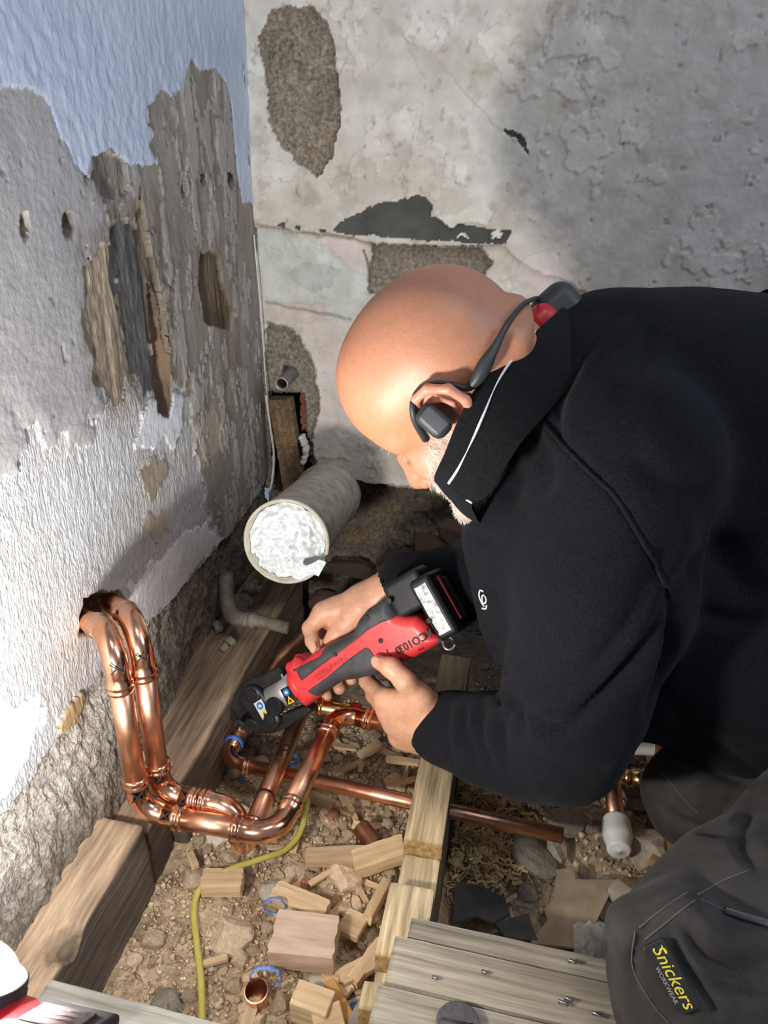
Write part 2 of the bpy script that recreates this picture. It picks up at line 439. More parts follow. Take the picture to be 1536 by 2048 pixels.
    s = sd([(296, 560), (312, 590), (330, 700), (343, 800), (335, 838), (312, 825), (304, 760), (302, 660)], .4)
    m = s < 0; H = np.where(m, -.016*sstep(0, -.008, s)+fine*.002, H); ids[m] = 4; col = np.where(m[..., None], np.array([.13, .085, .055])*(1+.4*mid)[..., None], col)
    for cx, cy, rx, ry in ((40, 448, 11, 26), (128, 448, 12, 30), (359, 384, 4, 20), (401, 360, 8, 16), (455, 360, 9, 18), (42, 470, 6, 12)):
        pts = [(cx+rx*math.cos(a), cy+ry*math.sin(a)) for a in np.linspace(0, 6.28, 12, endpoint=False)]
        s = sd(pts, .35); m = s < 0; H = np.where(m, -.012*sstep(0, -.004, s), H); ids[m] = 4; col = np.where(m[..., None], np.array([.20, .165, .12]), col)
    # pitted holes and scratches in the plaster
    # gloss paint skin on top
    s = sd([(-200, -300), (470, -300), (478, 0), (488, 150), (496, 300), (503, 408), (478, 404), (468, 340), (460, 280), (455, 212), (442, 162), (420, 140), (392, 141), (375, 117), (365, 142), (352, 182), (335, 191), (315, 177), (300, 200), (283, 216), (286, 250), (300, 268), (290, 292), (306, 326), (252, 334), (245, 322), (215, 300), (176, 311), (166, 350), (141, 336), (126, 292), (106, 262), (92, 216), (76, 192), (40, 180), (0, 175), (-200, 150)], .45)
    m = s < 0
    H = np.where(m, .0072 - .0015*sstep(-.004, 0, s) + fbm(Y*90, Z*60, 70, 3)*.0016 + fbm(Y*12, Z*9, 73, 2)*.002, H); ids[m] = 2
    col = np.where(m[..., None], np.array([.44, .50, .62])*(1+.04*mid)[..., None], col)
    # lower, stripped masonry: coarse and bulging out towards the wall plate
    s = sd([(-200, 2300), (-200, 1760), (-40, 1680), (20, 1610), (70, 1545), (112, 1480), (150, 1430), (205, 1340), (240, 1262), (285, 1256), (335, 1212), (385, 1150), (440, 1088), (482, 1038), (530, 958), (700, 800), (900, 2300)], 1.0)
    m = s < 0; dep = np.clip(-s, 0, .2)
    rub = fbm(Y*38, Z*38, 80, 4)
    # far part (towards the corner) is hollow, near part bulges
    near = sstep(1.05, .72, Y)
    hb = (-.006 + near*.24*np.clip(dep-.02, 0, .12)) + rub*.008 + fine*.004
    hb = np.minimum(hb, .075 + rub*.006)
    H = np.where(m, hb, H); ids[m] = 3
    mc = np.ones(shp+(3,))*np.array([.24, .205, .16]); mc *= (1+.35*rub+.3*fine)[..., None]
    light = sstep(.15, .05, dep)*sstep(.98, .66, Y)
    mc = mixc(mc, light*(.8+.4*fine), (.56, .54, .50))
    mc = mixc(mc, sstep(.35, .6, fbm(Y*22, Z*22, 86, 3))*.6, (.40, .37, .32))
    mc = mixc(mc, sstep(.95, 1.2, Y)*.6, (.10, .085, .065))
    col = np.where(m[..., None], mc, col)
    # broken timber ground (tan wood peeking out beside the risers)
    m = sd([(112, 1455), (130, 1415), (158, 1385), (166, 1392), (150, 1440), (118, 1472)], .3) < 0
    H = np.where(m, .006+fine*.001, H); ids[m] = 4; col = np.where(m[..., None], np.array([.42, .30, .16]), col)
    # pipe hole
    s = sd([(158, 1238), (170, 1196), (203, 1180), (240, 1184), (253, 1204), (256, 1245), (266, 1300), (228, 1322), (200, 1306), (188, 1272), (160, 1268)], .7)
    m = s < 0.0; H = np.where(m, H-.11*sstep(0, -.012, s), H); ids[m] = 3
    col = np.where(m[..., None], mixc(np.ones(shp+(3,))*np.array([.15, .095, .065])*(1+.4*rub)[..., None], sstep(-.008, 0, s)*.6, (.62, .57, .44)), col)
    v = np.stack([WX+H, Y, Z], -1).reshape(-1, 3)
    f = grid_faces(*shp)
    o = split_layers('wall_left', v, f, ids.ravel(), np.clip(col, .01, 1).reshape(-1, 3), [m_render, m_plaster, m_paint, m_masonry, m_bare], ['wall_left', 'plaster_coat', 'paint_skin', 'stripped_masonry', 'bare_backing'])
    return o
wl = left_wall()

def back_wall():
    h = 0.0024
    X, Z = np.meshgrid(np.arange(WX-.012, .80, h), np.arange(-.26, 1.12, h), indexing='ij')
    shp = X.shape
    e1 = fbm(X*50, Z*50, 101, 4)*.008; e2 = fbm(X*150, Z*150, 105, 3)*.003
    fine = fbm(X*150, Z*150, 109, 4); mid = fbm(X*24, Z*24, 114, 4); big = fbm(X*6, Z*6, 120, 4)
    sd = lambda pts, a=1.0: poly_sd(X, Z, BP(pts)) + e1*a + e2
    H = fbm(X*8, Z*8, 130, 3)*.004 + mid*.0014 + fine*.0006
    ids = np.zeros(shp, int)
    col = np.ones(shp+(3,))*np.array([.60, .56, .495]); col *= (1+.13*mid+.08*big)[..., None]
    col = mixc(col, sstep(.05, .5, big+.25*mid)*.5, (.68, .67, .64))
    col = mixc(col, sstep(.15, .55, fbm(X*14, Z*14, 133, 4))*.45, (.43, .395, .335))
    col = mixc(col, sstep(.25, .6, fbm(X*18, Z*18, 143, 4))*.4, (.52, .47, .33))
    ur = sstep(-.05, .22, X+.1*mid)*sstep(.45, .62, Z+.08*big)
    col = mixc(col, ur*.65, (.40, .38, .37))
    col = mixc(col, sstep(.2, .55, fbm(X*40, Z*40, 146, 4))*.45, (.36, .315, .25))
    pit = fbm(X*75, Z*75, 148, 3); H = H-np.where(pit > .60, .0015, 0); col = np.where((pit > .60)[..., None], col*.75, col)
    # flakes: thin raised skin with crisp borders
    fl = fbm(X*16+3, Z*16, 150, 4)+.3*fbm(X*70, Z*70, 155, 3)
    m = fl > .22; H = H+np.where(m, .0016, 0); col = np.where(m[..., None], col*1.10, col)
    m = (np.abs(fl-.22) < .025); col = np.where(m[..., None], col*.86, col)
    # lower half stands back behind a ledge line, whose shadow line is painted dark
    led = sd([(500, 452), (560, 462), (620, 468), (690, 472), (745, 486), (860, 490), (1010, 492), (1060, 540), (1120, 560), (1300, 650), (1300, 1300), (400, 1300), (480, 440)], .6)
    m = led < 0; H = np.where(m, H-.007, H)
    col = mixc(col, (sstep(.004, 0, np.abs(led+.001))*.55), (.33, .30, .24))
    zone = [([(505, 455), (600, 464), (650, 500), (735, 545), (745, 600), (690, 645), (600, 640), (530, 610)], (.57, .61, .585)),
            ([(622, 470), (746, 484), (738, 548), (705, 540), (660, 500)], (.68, .60, .57)),
            ([(600, 645), (700, 640), (760, 760), (760, 900), (640, 900), (615, 760)], (.64, .575, .54)),
            ([(540, 600), (640, 610), (660, 640), (560, 650)], (.60, .50, .46)),
            ([(1040, 510), (1120, 500), (1140, 560), (1080, 590), (1030, 560)], (.66, .57, .56))]
    for pts, c in zone:
        s = sd(pts, 1.4); m = sstep(.004, -.002, s)*.75; col = mixc(col, m, c)
        col = mixc(col, sstep(.004, 0, np.abs(s))*.25, (.35, .31, .26))
    m = sd([(570, 545), (600, 530), (650, 525), (680, 540), (665, 575), (620, 590), (590, 580)], 1.2) < 0
    col = np.where(m[..., None], np.array([.47, .49, .46])*(1+.1*mid)[..., None], col)
    # brown bare mortar beneath the skin
    for pts, c, hh, rr in (([(541, 20), (576, 12), (627, 15), (650, 40), (668, 85), (672, 130), (682, 220), (670, 300), (652, 340), (634, 354), (600, 330), (566, 296), (535, 246), (529, 150), (519, 110), (517, 75)], (.315, .275, .215), -.011, .006),
                       ([(740, 488), (850, 490), (962, 496), (985, 525), (940, 590), (735, 590), (738, 520)], (.27, .235, .19), -.012, .003),
                       ([(530, 640), (585, 660), (625, 720), (640, 800), (625, 880), (640, 960), (520, 990), (520, 800)], (.30, .27, .22), -.012, .007),
                       ([(1465, 612), (1500, 592), (1560, 572), (1560, 640), (1460, 640)], (.14, .11, .08), -.03, .004)):
        s = sd(pts, .7); m = s < 0; H = np.where(m, hh*sstep(0, -.006, s)+fine*rr+mid*rr*.7, H); ids[m] = 1
        col = np.where(m[..., None], np.array(c)*(1+.22*mid+.28*fine)[..., None], col)
    s = sd([(667, 462), (682, 444), (722, 420), (762, 408), (830, 390), (850, 393), (868, 412), (862, 432), (905, 440), (952, 452), (1022, 462), (1012, 488), (940, 488), (850, 482), (780, 474), (700, 470)], .5)
    m = s < 0; H = np.where(m, -.002+fine*.0006, H); ids[m] = 2
    col = np.where(m[..., None], np.array([.055, .056, .048])*(1+.5*mid)[..., None], col)
    for pts in ([(868, 428), (925, 424), (965, 410), (988, 425), (975, 452), (930, 446), (905, 462), (880, 446)], [(905, 466), (930, 462), (938, 476), (912, 480)], [(975, 470), (1000, 455), (1005, 480)]):
        m = sd(pts, 1.0) < -.0; H = np.where(m, .003+fine*.0006, H); ids[m] = 0; col = np.where(m[..., None], np.array([.68, .655, .58]), col)
    for pts in ([(555, 452), (566, 448), (568, 456)], [(585, 453), (598, 450), (600, 460)], [(635, 458), (650, 462), (640, 466)], [(1012, 262), (1042, 268), (1060, 310), (1052, 306), (1036, 276)]):
        m = sd(pts, .4) < .001; H = np.where(m, -.006, H); ids[m] = 2; col = np.where(m[..., None], np.array([.10, .09, .075]), col)
    # cracks, with the ledge's shadow line painted in among them
    def line(pts, w, dep, c, seedo):
        L = BP(pts); d = np.full(shp, 9.)
        for a, b in zip(L[:-1], L[1:]):
            e = b-a; t = np.clip(((X-a[0])*e[0]+(Z-a[1])*e[1])/(e@e), 0, 1)
            d = np.minimum(d, np.hypot(X-a[0]-e[0]*t+e1*.6, Z-a[1]-e[1]*t+e1*.5))
        return sstep(w, w*.3, d), dep, c
    for pts, w, dep, c in (([(745, 488), (728, 500), (738, 545), (735, 565)], .0035, .006, (.06, .05, .04)), ([(640, 250), (700, 100), (760, 20)], .0018, .001, (.40, .37, .32)),
                          ([(510, 450), (545, 456), (620, 466), (690, 474), (748, 488)], .0035, .004, (.30, .26, .2)), ([(530, 605), (600, 622), (700, 640)], .004, .003, (.33, .3, .26)),
                          ([(880, 120), (930, 190), (1000, 260), (1060, 310)], .0016, .001, (.42, .39, .34)), ([(1180, 40), (1150, 150), (1200, 240)], .0014, .001, (.36, .34, .31)), ([(800, 60), (850, 160), (840, 260)], .0014, .001, (.42, .39, .34))):
        mk, dep, c = line(pts, w, dep, c, 0); H = H-mk*dep; col = mixc(col, mk*.85, c)
    # rotten foot of the wall below the plaster line
    s = sd([(560, 975), (640, 955), (700, 962), (800, 975), (900, 985), (1000, 1000), (1700, 1060), (1700, 1700), (400, 1700), (400, 975)], .6)
    m = s < 0; dep = np.clip(-s, 0, .3)
    H = np.where(m, -.05*sstep(0, -.012, s) + .5*np.clip(dep-.08, 0, .14) + fbm(X*30, Z*30, 160, 4)*.016 + fine*.005, H); ids[m] = 3
    fc = np.ones(shp+(3,))*np.array([.155, .128, .097]); fc *= (1+.5*fbm(X*28, Z*40, 166, 4)+.3*fine)[..., None]
    fc = mixc(fc, sstep(.2, .55, fbm(X*16, Z*26, 170, 3))*.7, (.22, .165, .085))
    fc = mixc(fc, sstep(.35, .6, fbm(X*20, Z*20, 175, 3))*.6, (.27, .24, .19))
    fc = mixc(fc, sstep(.03, .0, dep)*.8, (.03, .025, .02))
    col = np.where(m[..., None], fc, col)
    # chase behind the rotten post in the corner
    s = sd([(536, 785), (606, 788), (612, 850), (622, 940), (628, 985), (545, 985)], .4)
    m = s < 0; H = np.where(m, -.07*sstep(0, -.008, s)+mid*.003, H); ids[m] = 3; col = np.where(m[..., None], np.array([.055, .04, .03])*(1+.4*mid)[..., None], col)
    m = sd([(592, 790), (607, 790), (610, 868), (596, 872)], .3) < 0; H = np.where(m, -.022+fine*.003, H); ids[m] = 3; col = np.where(m[..., None], np.array([.27, .10, .06])*(1+.2*mid)[..., None], col)
    v = np.stack([X, WY-H, Z], -1).reshape(-1, 3); f = grid_faces(*shp)
    return split_layers('wall_back', v, f, ids.ravel(), np.clip(col, .01, 1).reshape(-1, 3), [m_plaster2, m_masonry, m_paint_dark, m_masonry], ['wall_back', 'bare_mortar', 'black_paint', 'rotten_foot'])
m_plaster2 = mat('pale_old_plaster', (.86, .85, .83), (1.06, 1.06, 1.06), rough=.75, scale=30, bump=.0007, bscale=110, attr=True)
m_paint_dark = mat('old_black_paint', (.8, .8, .8), (1.2, 1.2, 1.2), rough=.7, scale=40, bump=.0006, attr=True)
wb = back_wall()

# plain continuation of both walls beyond the frame
def ext(name, v, parent, c):
    o = wpart(name, v, [(0, 1, 2, 3)], mat('wall_rest_'+name, tuple(x*.92 for x in c), tuple(x*1.05 for x in c), rough=.8, scale=9, bump=.002, bscale=40), parent, smooth=False); return o
ext('plaster_above', [(WX+.006, -1.6, 1.118), (WX+.006, WY, 1.118), (WX+.006, WY, 2.4), (WX+.006, -1.6, 2.4)], wl, (.45, .50, .60))
ext('plaster_near', [(WX+.006, -1.6, -.24), (WX+.006, .301, -.24), (WX+.006, .301, 1.118), (WX+.006, -1.6, 1.118)], wl, (.50, .49, .48))
ext('plaster_above', [(WX, WY, 1.118), (1.9, WY, 1.118), (1.9, WY, 2.4), (WX, WY, 2.4)], wb, (.55, .53, .49))
ext('plaster_beside', [(.798, WY, -.26), (1.9, WY, -.26), (1.9, WY, 1.118), (.798, WY, 1.118)], wb, (.50, .47, .44))

# bricks at the foot of the back wall
m_brick = mat('old_brick', (.16, .085, .06), (.30, .19, .14), rough=.95, scale=40, bump=.004, bscale=120, rnd=.3)
def stone_mesh(name, seed, sub=2, blocky=.5, m=None, jit=.22):
    bm = bmesh.new(); bmesh.ops.create_icosphere(bm, subdivisions=sub, radius=1.0)
    v = np.array([x.co[:] for x in bm.verts]); f = [tuple(q.index for q in p.verts) for p in bm.faces]; bm.free()
    c = v/np.max(np.abs(v), axis=1)[:, None]; v = v*(1-blocky)+c*blocky*.85
    r = np.random.default_rng(seed)
    for _ in range(6):                                   # random cut planes give facets
        n = unit(r.normal(size=3)); d = r.uniform(.55, .85); t = v@n-d; v = v-np.where(t > 0, t, 0)[:, None]*n
    v *= (1+jit*fbm3(v*2.2+seed, seed, 2))[:, None]
    me = mesh_np(name, v, f, (m,) if m else (), smooth=False); return me
for k, (px, py, w, hh) in enumerate(((655, 1205, .085, .04), (745, 1190, .09, .04), (700, 1135, .10, .035), (790, 1120, .10, .04), (865, 1090, .09, .04), (640, 1255, .08, .035), (830, 1180, .07, .035), (720, 1250, .07, .03), (905, 1065, .06, .05))):
    me = stone_mesh('brick', 300+k, 2, .85, m_brick, .10)
    o = obj('brick', me, wb); p = ony(px, py, WY-.02-.04*(py-1060)/200); o.location = p; o.scale = (w/2*1.1, .032, hh/2*1.15); o.rotation_euler = (rng.uniform(-.15, .15), rng.uniform(-.2, .2), rng.uniform(-.15, .15))
# ================================================================== GROUND AND TIMBER
m_dirt = mat('dry_dirt', (.62, .58, .52), (1.25, 1.22, 1.18), rough=.95, scale=90, bump=.003, bscale=220, attr=True)
def ground_z(X, Y):
    z = -.145 + .012*fbm(X*9, Y*9, 200, 3) + .006*fbm(X*34, Y*34, 204, 3)
    z = z + .03*sstep(-.30, -.42, X)*sstep(1.0, .8, Y)          # banked against the wall plate
    z = z + .02*sstep(.95, 1.3, Y)
    z = z - .035*np.exp(-(((X+.02)/.05)**2))*sstep(.9, .6, Y)*sstep(-.05, .0, X)
    return z
def ground():
    h = .0027
    X, Y = np.meshgrid(np.arange(WX-.01, .62, h), np.arange(.20, WY+.06, h), indexing='ij'); shp = X.shape
    cl = fbm(X*70, Y*70, 210, 4); Z = ground_z(X, Y) + .0045*np.abs(cl) + .002*fbm(X*200, Y*200, 214, 2)
    col = np.ones(shp+(3,))*np.array([.58, .445, .30]); mid = fbm(X*20, Y*20, 220, 4)
    col *= (1+.16*mid+.22*cl)[..., None]
    col = mixc(col, sstep(.1, .5, fbm(X*11, Y*11, 224, 4))*.5, (.70, .57, .40))
    col = mixc(col, sstep(.2, .5, fbm(X*15, Y*15, 228, 4))*.6, (.22, .155, .105))
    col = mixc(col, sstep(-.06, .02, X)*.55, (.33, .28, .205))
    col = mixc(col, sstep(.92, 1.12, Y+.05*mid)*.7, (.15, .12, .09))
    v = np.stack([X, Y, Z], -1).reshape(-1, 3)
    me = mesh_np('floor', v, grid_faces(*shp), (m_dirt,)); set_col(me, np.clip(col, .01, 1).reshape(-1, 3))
    return struct(obj('floor', me))
fl = ground()
wpart('bare_ground', [(-.5, -1.6, -.16), (1.9, -1.6, -.16), (1.9, .201, -.16), (-.5, .201, -.16)], [(0, 1, 2, 3)], mat('dirt_rest', (.22, .17, .12), (.32, .26, .19), rough=.95, scale=30, bump=.004), fl)
wpart('bare_ground', [(.618, .201, -.15), (1.9, .201, -.15), (1.9, WY, -.15), (.618, WY, -.15)], [(0, 1, 2, 3)], MATS['dirt_rest'], fl)

def rough_box(lo, hi, h, amp, seed, colf, edge=.006):
    """densely meshed, weathered timber; returns v,f,col in world coordinates"""
    lo = np.array(lo); hi = np.array(hi); V, Fq, n = [], [], 0
    for ax in range(3):
        a, b = [(1, 2), (2, 0), (0, 1)][ax]
        na = max(2, int((hi[a]-lo[a])/h)); nb = max(2, int((hi[b]-lo[b])/h))
        A, B = np.meshgrid(np.linspace(lo[a], hi[a], na), np.linspace(lo[b], hi[b], nb), indexing='ij')
        for side in (0, 1):
            p = np.zeros(A.shape+(3,)); p[..., a] = A; p[..., b] = B; p[..., ax] = hi[ax] if side else lo[ax]
            V.append(p.reshape(-1, 3)); Fq.append(grid_faces(na, nb, flip=not side)+n); n += na*nb
    v = np.concatenate(V); f = np.concatenate(Fq)
    c = (lo+hi)/2; hs = (hi-lo)/2; q = (v-c)
    inner = hs-edge; cl = np.clip(q, -inner, inner); d = q-cl; L = np.linalg.norm(d, axis=1)
    k = np.where(L > 1e-9, np.minimum(edge/np.maximum(L, 1e-9), 1), 1); q = cl+d*k[:, None]
    nrm = d/np.maximum(L, 1e-9)[:, None]
    v2 = c+q; g = fbm3(v2*np.array([60, 9, 60])+seed, seed, 3); b3 = fbm3(v2*12+seed, seed+9, 2)
    v2 = v2 + nrm*(g*amp + b3*amp*.8)[:, None]
    return v2, f, colf(v2, nrm, g, b3)
m_oldwood = mat('old_timber', (.55, .53, .50), (1.32, 1.3, 1.27), rough=.9, scale=130, stretch=(1, .07, 1), bump=.0022, bscale=200, attr=True)
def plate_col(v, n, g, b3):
    top = sstep(.4, .8, n[:, 2]); c = np.ones((len(v), 3))*np.array([.115, .09, .068]); c = c+sstep(.72, .85, v[:, 1])[:, None]*np.array([.13, .10, .07])  # shade painted into the side faces, paler along the lit far length
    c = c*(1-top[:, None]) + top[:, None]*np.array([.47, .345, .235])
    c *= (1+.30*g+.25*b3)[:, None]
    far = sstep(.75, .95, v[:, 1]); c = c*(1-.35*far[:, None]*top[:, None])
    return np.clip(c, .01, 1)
# wall plate along the left wall: two lengths with a rotted gap where the pipes cross
wp = thing('wall_plate', 'long weathered timber wall plate lying along the foot of the left wall', 'timber beam', (-.46, .66, -.17))
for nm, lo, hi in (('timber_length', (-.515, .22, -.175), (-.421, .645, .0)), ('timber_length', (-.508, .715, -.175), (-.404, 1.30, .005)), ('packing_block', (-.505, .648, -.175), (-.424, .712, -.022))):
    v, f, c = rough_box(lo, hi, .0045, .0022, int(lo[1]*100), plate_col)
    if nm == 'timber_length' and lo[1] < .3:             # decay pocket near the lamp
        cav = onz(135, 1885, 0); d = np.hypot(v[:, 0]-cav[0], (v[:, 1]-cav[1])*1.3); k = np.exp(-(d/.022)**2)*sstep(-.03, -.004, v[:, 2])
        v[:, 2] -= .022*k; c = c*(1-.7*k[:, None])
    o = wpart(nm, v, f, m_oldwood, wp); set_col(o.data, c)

# notched joist in the middle
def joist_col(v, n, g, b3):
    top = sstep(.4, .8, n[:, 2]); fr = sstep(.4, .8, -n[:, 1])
    c = np.ones((len(v), 3))*np.array([.16, .125, .085]); t = np.array([.68, .54, .33]); arm_shade = sstep(.70, .80, v[:, 1])  # far top painted darker for the arm's cast shadow
    tc = t[None]*(1-.35*arm_shade[:, None]) ; c = c*(1-top[:, None])+top[:, None]*tc
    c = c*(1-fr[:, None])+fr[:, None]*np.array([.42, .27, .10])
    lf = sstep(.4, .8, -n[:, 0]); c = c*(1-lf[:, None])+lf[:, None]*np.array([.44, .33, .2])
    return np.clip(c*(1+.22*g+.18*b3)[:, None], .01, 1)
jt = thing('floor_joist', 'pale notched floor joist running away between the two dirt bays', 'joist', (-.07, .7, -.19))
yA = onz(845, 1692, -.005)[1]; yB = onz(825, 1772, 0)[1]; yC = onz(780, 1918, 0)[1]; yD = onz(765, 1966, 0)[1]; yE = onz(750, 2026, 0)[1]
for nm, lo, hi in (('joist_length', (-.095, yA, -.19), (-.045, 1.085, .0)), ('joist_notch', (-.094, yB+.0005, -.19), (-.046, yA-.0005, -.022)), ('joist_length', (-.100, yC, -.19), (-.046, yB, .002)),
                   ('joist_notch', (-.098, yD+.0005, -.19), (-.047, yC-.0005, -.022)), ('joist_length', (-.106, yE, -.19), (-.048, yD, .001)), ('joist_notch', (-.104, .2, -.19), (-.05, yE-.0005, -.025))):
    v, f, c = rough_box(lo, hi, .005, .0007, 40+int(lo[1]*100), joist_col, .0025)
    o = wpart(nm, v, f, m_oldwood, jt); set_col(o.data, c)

# second joist under the raised knee
j2 = thing('floor_joist', 'rough brown joist in shadow beneath the raised right knee', 'joist', (.30, .8, -.19))
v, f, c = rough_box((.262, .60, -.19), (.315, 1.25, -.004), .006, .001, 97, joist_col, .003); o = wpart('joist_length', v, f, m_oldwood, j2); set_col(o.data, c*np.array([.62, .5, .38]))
# floorboards bottom right
m_board = mat('grey_floorboard', (.60, .58, .55), (1.25, 1.25, 1.25), rough=.8, scale=150, stretch=(.045, 1, 1), bump=.0015, bscale=220, attr=True)
a = onz(822, 1832, .022); b = onz(1232, 1922, .022); bd = unit((b-a)*np.array([1, 1, 0])); bn = np.array([bd[1], -bd[0], 0]); a_board = a.copy()
Rb = np.stack([bd, -bn, np.array([0, 0, 1.])], 1)
def board(name, off0, off1, x0, x1, z1, seed, label, group=None, tint=(.50, .43, .33), org=a, thick=.02):
    def cf(v, n, g, b3):
        g2 = fbm(v[:, 0]*5+seed, v[:, 1]*120, seed, 3); kn = sstep(.35, .6, fbm(v[:, 0]*9, v[:, 1]*22+seed, seed+3, 2))
        c = np.array(tint)[None]*(1+.22*g2+.12*b3)[:, None]; c = c*(1-.25*kn[:, None]); en = sstep(.4, .8, -n[:, 0]); return np.clip(c*(1-.3*en[:, None]), .01, 1)
    v, f, c = rough_box((x0, -off1, -thick), (x1, -off0, 0), .0055, .0006, seed, cf, .002)
    w = xf(v, Rb, (0, 0, 0)) + np.array([org[0], org[1], z1])
    ctr = w.mean(0); ctr[2] = w[:, 2].min()
    me = mesh_np(name, v-(ctr-np.array([org[0], org[1], z1]))@Rb, f, (m_board,)); set_col(me, c)
    o = obj(name, me); o.location = ctr; o.rotation_euler = (0, 0, math.atan2(bd[1], bd[0])); return tag(o, label, 'floorboard', group)
def perp(px, py): p = onz(px, py, .022)-a; return -(p@bn)*-1
w1 = abs((onz(1000, 1917, .022)-a)@bn); w2 = abs((onz(900, 1998, .022)-a)@bn)
b1 = board('floorboard', 0, w1-.0015, 0.0, .75, .022, 51, 'grey floorboard edging the open pit, farthest of the three', tint=(.33, .29, .225))
b2 = board('floorboard', w1+.0005, w2-.001, -.012, .75, .0235, 57, 'middle floorboard with knots and nails under the kneeling leg', tint=(.39, .34, .26))
b3_ = board('floorboard', w2+.001, w2+.14, -.018, .75, .022, 63, 'nearest floorboard at the bottom edge, with the round tool on it', tint=(.42, .37, .285))
a2 = onz(188, 1984, .0)
b4 = board('plank', 0, .11, -.05, .33, .004, 71, 'grey plank crossing the bottom left corner behind the lamp', tint=(.43, .41, .36), org=a2)
b4['category'] = 'plank'
# nails in the boards
m_steel = mat('dull_steel', (.30, .30, .30), (.45, .45, .46), rough=.4, metal=1, scale=200)
for px, py, ln, lb in ((1138, 1923, .010, 'nail at the far crack nearest the clear film'), (1118, 2005, .012, 'front nail of the close pair in the middle board'), (1130, 1998, .010, 'rear nail of the close pair in the middle board'), (1185, 2028, .012, 'nail closest to the kneeling leg, by the badge'), (866, 1956, .006, 'nail head nearest the notched joist'), (965, 1945, .005, 'small nail head in the middle of the boards')):
    p = onz(px, py, .0235); v, f = sweep([p-[0, 0, .006], p+[0, 0, .003], p+[ln*.7, -.003, .004]], [.0016, .0014, .0018], 6)
    wthing('nail', v, f, m_steel, 'steel '+lb, 'nail', 'nails in the floorboards')
# round steel tool at the lower edge
p = onz(915, 2052, .0235); an = np.linspace(0, 2*math.pi, 28, endpoint=False)
t = thing('round_tool', 'round grey steel disc lying on the nearest floorboard', 'steel disc', p)
v, f = prism([(.021*math.cos(x), .021*math.sin(x)) for x in an], 0, .006, .0012); obj('disc', mesh_np('disc', v, f, (m_steel,), False), t)
v, f = sweep([(-.016, .0, .0062), (.016, 0, .0062)], .0012, 8); obj('slot_line', mesh_np('slot_line', v, f, (mat('black_line', (.02, .02, .02), rough=.6),)), t)

# rotten post and stub pipe in the corner
v, f, c = rough_box((-.022, -.014, 0), (.022, .014, .24), .004, .0022, 81, lambda v, n, g, b: np.clip(np.array([.15, .095, .05])[None]*(1+.7*fbm3(v*np.array([150, 150, 10]), 83, 2)+.3*b)[:, None], .01, 1), .003)
p0 = ony(592, 985, WY-.012); p1 = ony(562, 795, WY-.012); ax = unit(p1-p0)
Rm = np.stack([unit(np.cross([0, 1, 0], ax)), unit(np.cross(ax, unit(np.cross([0, 1, 0], ax)))), ax], 1)
L = np.linalg.norm(p1-p0); v = v*np.array([1, 1, L/.24])
o = wthing('rotten_post', xf(v, Rm, p0), f, m_oldwood, 'dark rotten timber post set in the corner above the soil pipe', 'timber'); set_col(o.data, c)
m_lead = mat('lead_pipe', (.13, .115, .09), (.26, .235, .19), rough=.65, metal=.2, scale=60, bump=.0008)
t = thing('pipe_stub', 'short open grey pipe stub poking from the back wall near the corner', 'pipe', ony(578, 745, WY))
p0 = ony(588, 742, WY+.02); p1 = ony(563, 768, WY-.055); d = unit(p1-p0)
v, f = cat([sweep([p0, p1], .0125, 16, False), sweep([p1, p0], .0095, 16, False)]); wpart('stub', v, f, m_lead, t)
v, f = sweep([p1-d*.001, p1+d*.002], [.0128, .0118], 16, False); v2, f2 = sweep([p1+d*.002, p1-d*.002], [.0118, .0092], 16, False)
wpart('bright_rim', *cat([(v, f), (v2, f2)]), mat('bright_lead', (.55, .53, .48), rough=.4, metal=.5), t, label='bright cut rim')
# torn white lining strips in the corner
m_strip = mat('plaster_flake', (.60, .58, .53), (.74, .72, .68), rough=.8, scale=40, bump=.001)
for k, (pts, w) in enumerate((([(533, 790), (541, 850), (548, 905), (545, 960), (538, 985)], .006), ([(508, 470), (516, 560), (524, 650), (530, 740), (535, 790)], .0025), ([(603, 870), (612, 900), (606, 925)], .014), ([(478, 0), (486, 120), (492, 260), (498, 330)], .004))):
    q = bez([ony(x, y, WY-.012) for x, y in pts], 20); v, f = sweep(q, w*(.8+.4*rng.random(len(q))), 8, True, .4); 
    o = wpart('trim_strip', v, f, m_strip if k != 3 else mat('brown_edge', (.22, .15, .10), (.30, .23, .17), rough=.9), wb)

# soil pipe with a plastic bag stuffed in it
m_pot = mat('old_clay_pipe', (.30, .27, .22), (.52, .49, .42), rough=.75, scale=45, bump=.002, bscale=90)
m_rim = mat('pipe_rim', (.55, .51, .40), (.70, .67, .58), rough=.6, scale=60, bump=.001)
pf = P(572, 1084, 1.20); pb = ony(660, 985, WY+.02); ax = unit(pf-pb); R_o = 88*1.2/FPX
sp = thing('soil_pipe', 'wide old off-white soil pipe jutting out of the corner', 'soil pipe', pf)
L = np.linalg.norm(pf-pb); tt = np.linspace(0, 1, 40); pts = pb+np.outer(tt, pf-pb)
rr = R_o*(.90+.04*tt) ; rr[:6] *= 1.06
v, f = sweep(pts, rr, 48, False); n3 = fbm3(v*40, 90, 2); v = v + unit(ax)*0 + (v-pb-np.outer((v-pb)@ax, ax))/R_o*(n3*.0022)[:, None]
wpart('barrel', v, f, m_pot, sp)
v, f = cat([sweep([pf-ax*.015, pf-ax*.004, pf+ax*.0008, pf+ax*.0012], [R_o*.945, R_o*1.0, R_o*.99, R_o*.94], 48, False), sweep([pf-ax*.10, pf-ax*.002, pf+ax*.0012], [R_o*.88, R_o*.905, R_o*.94], 48, False)])
n3 = fbm3(v*60, 93, 2); wpart('rim', v+ax*(n3*.0018)[:, None], f, m_rim, sp)
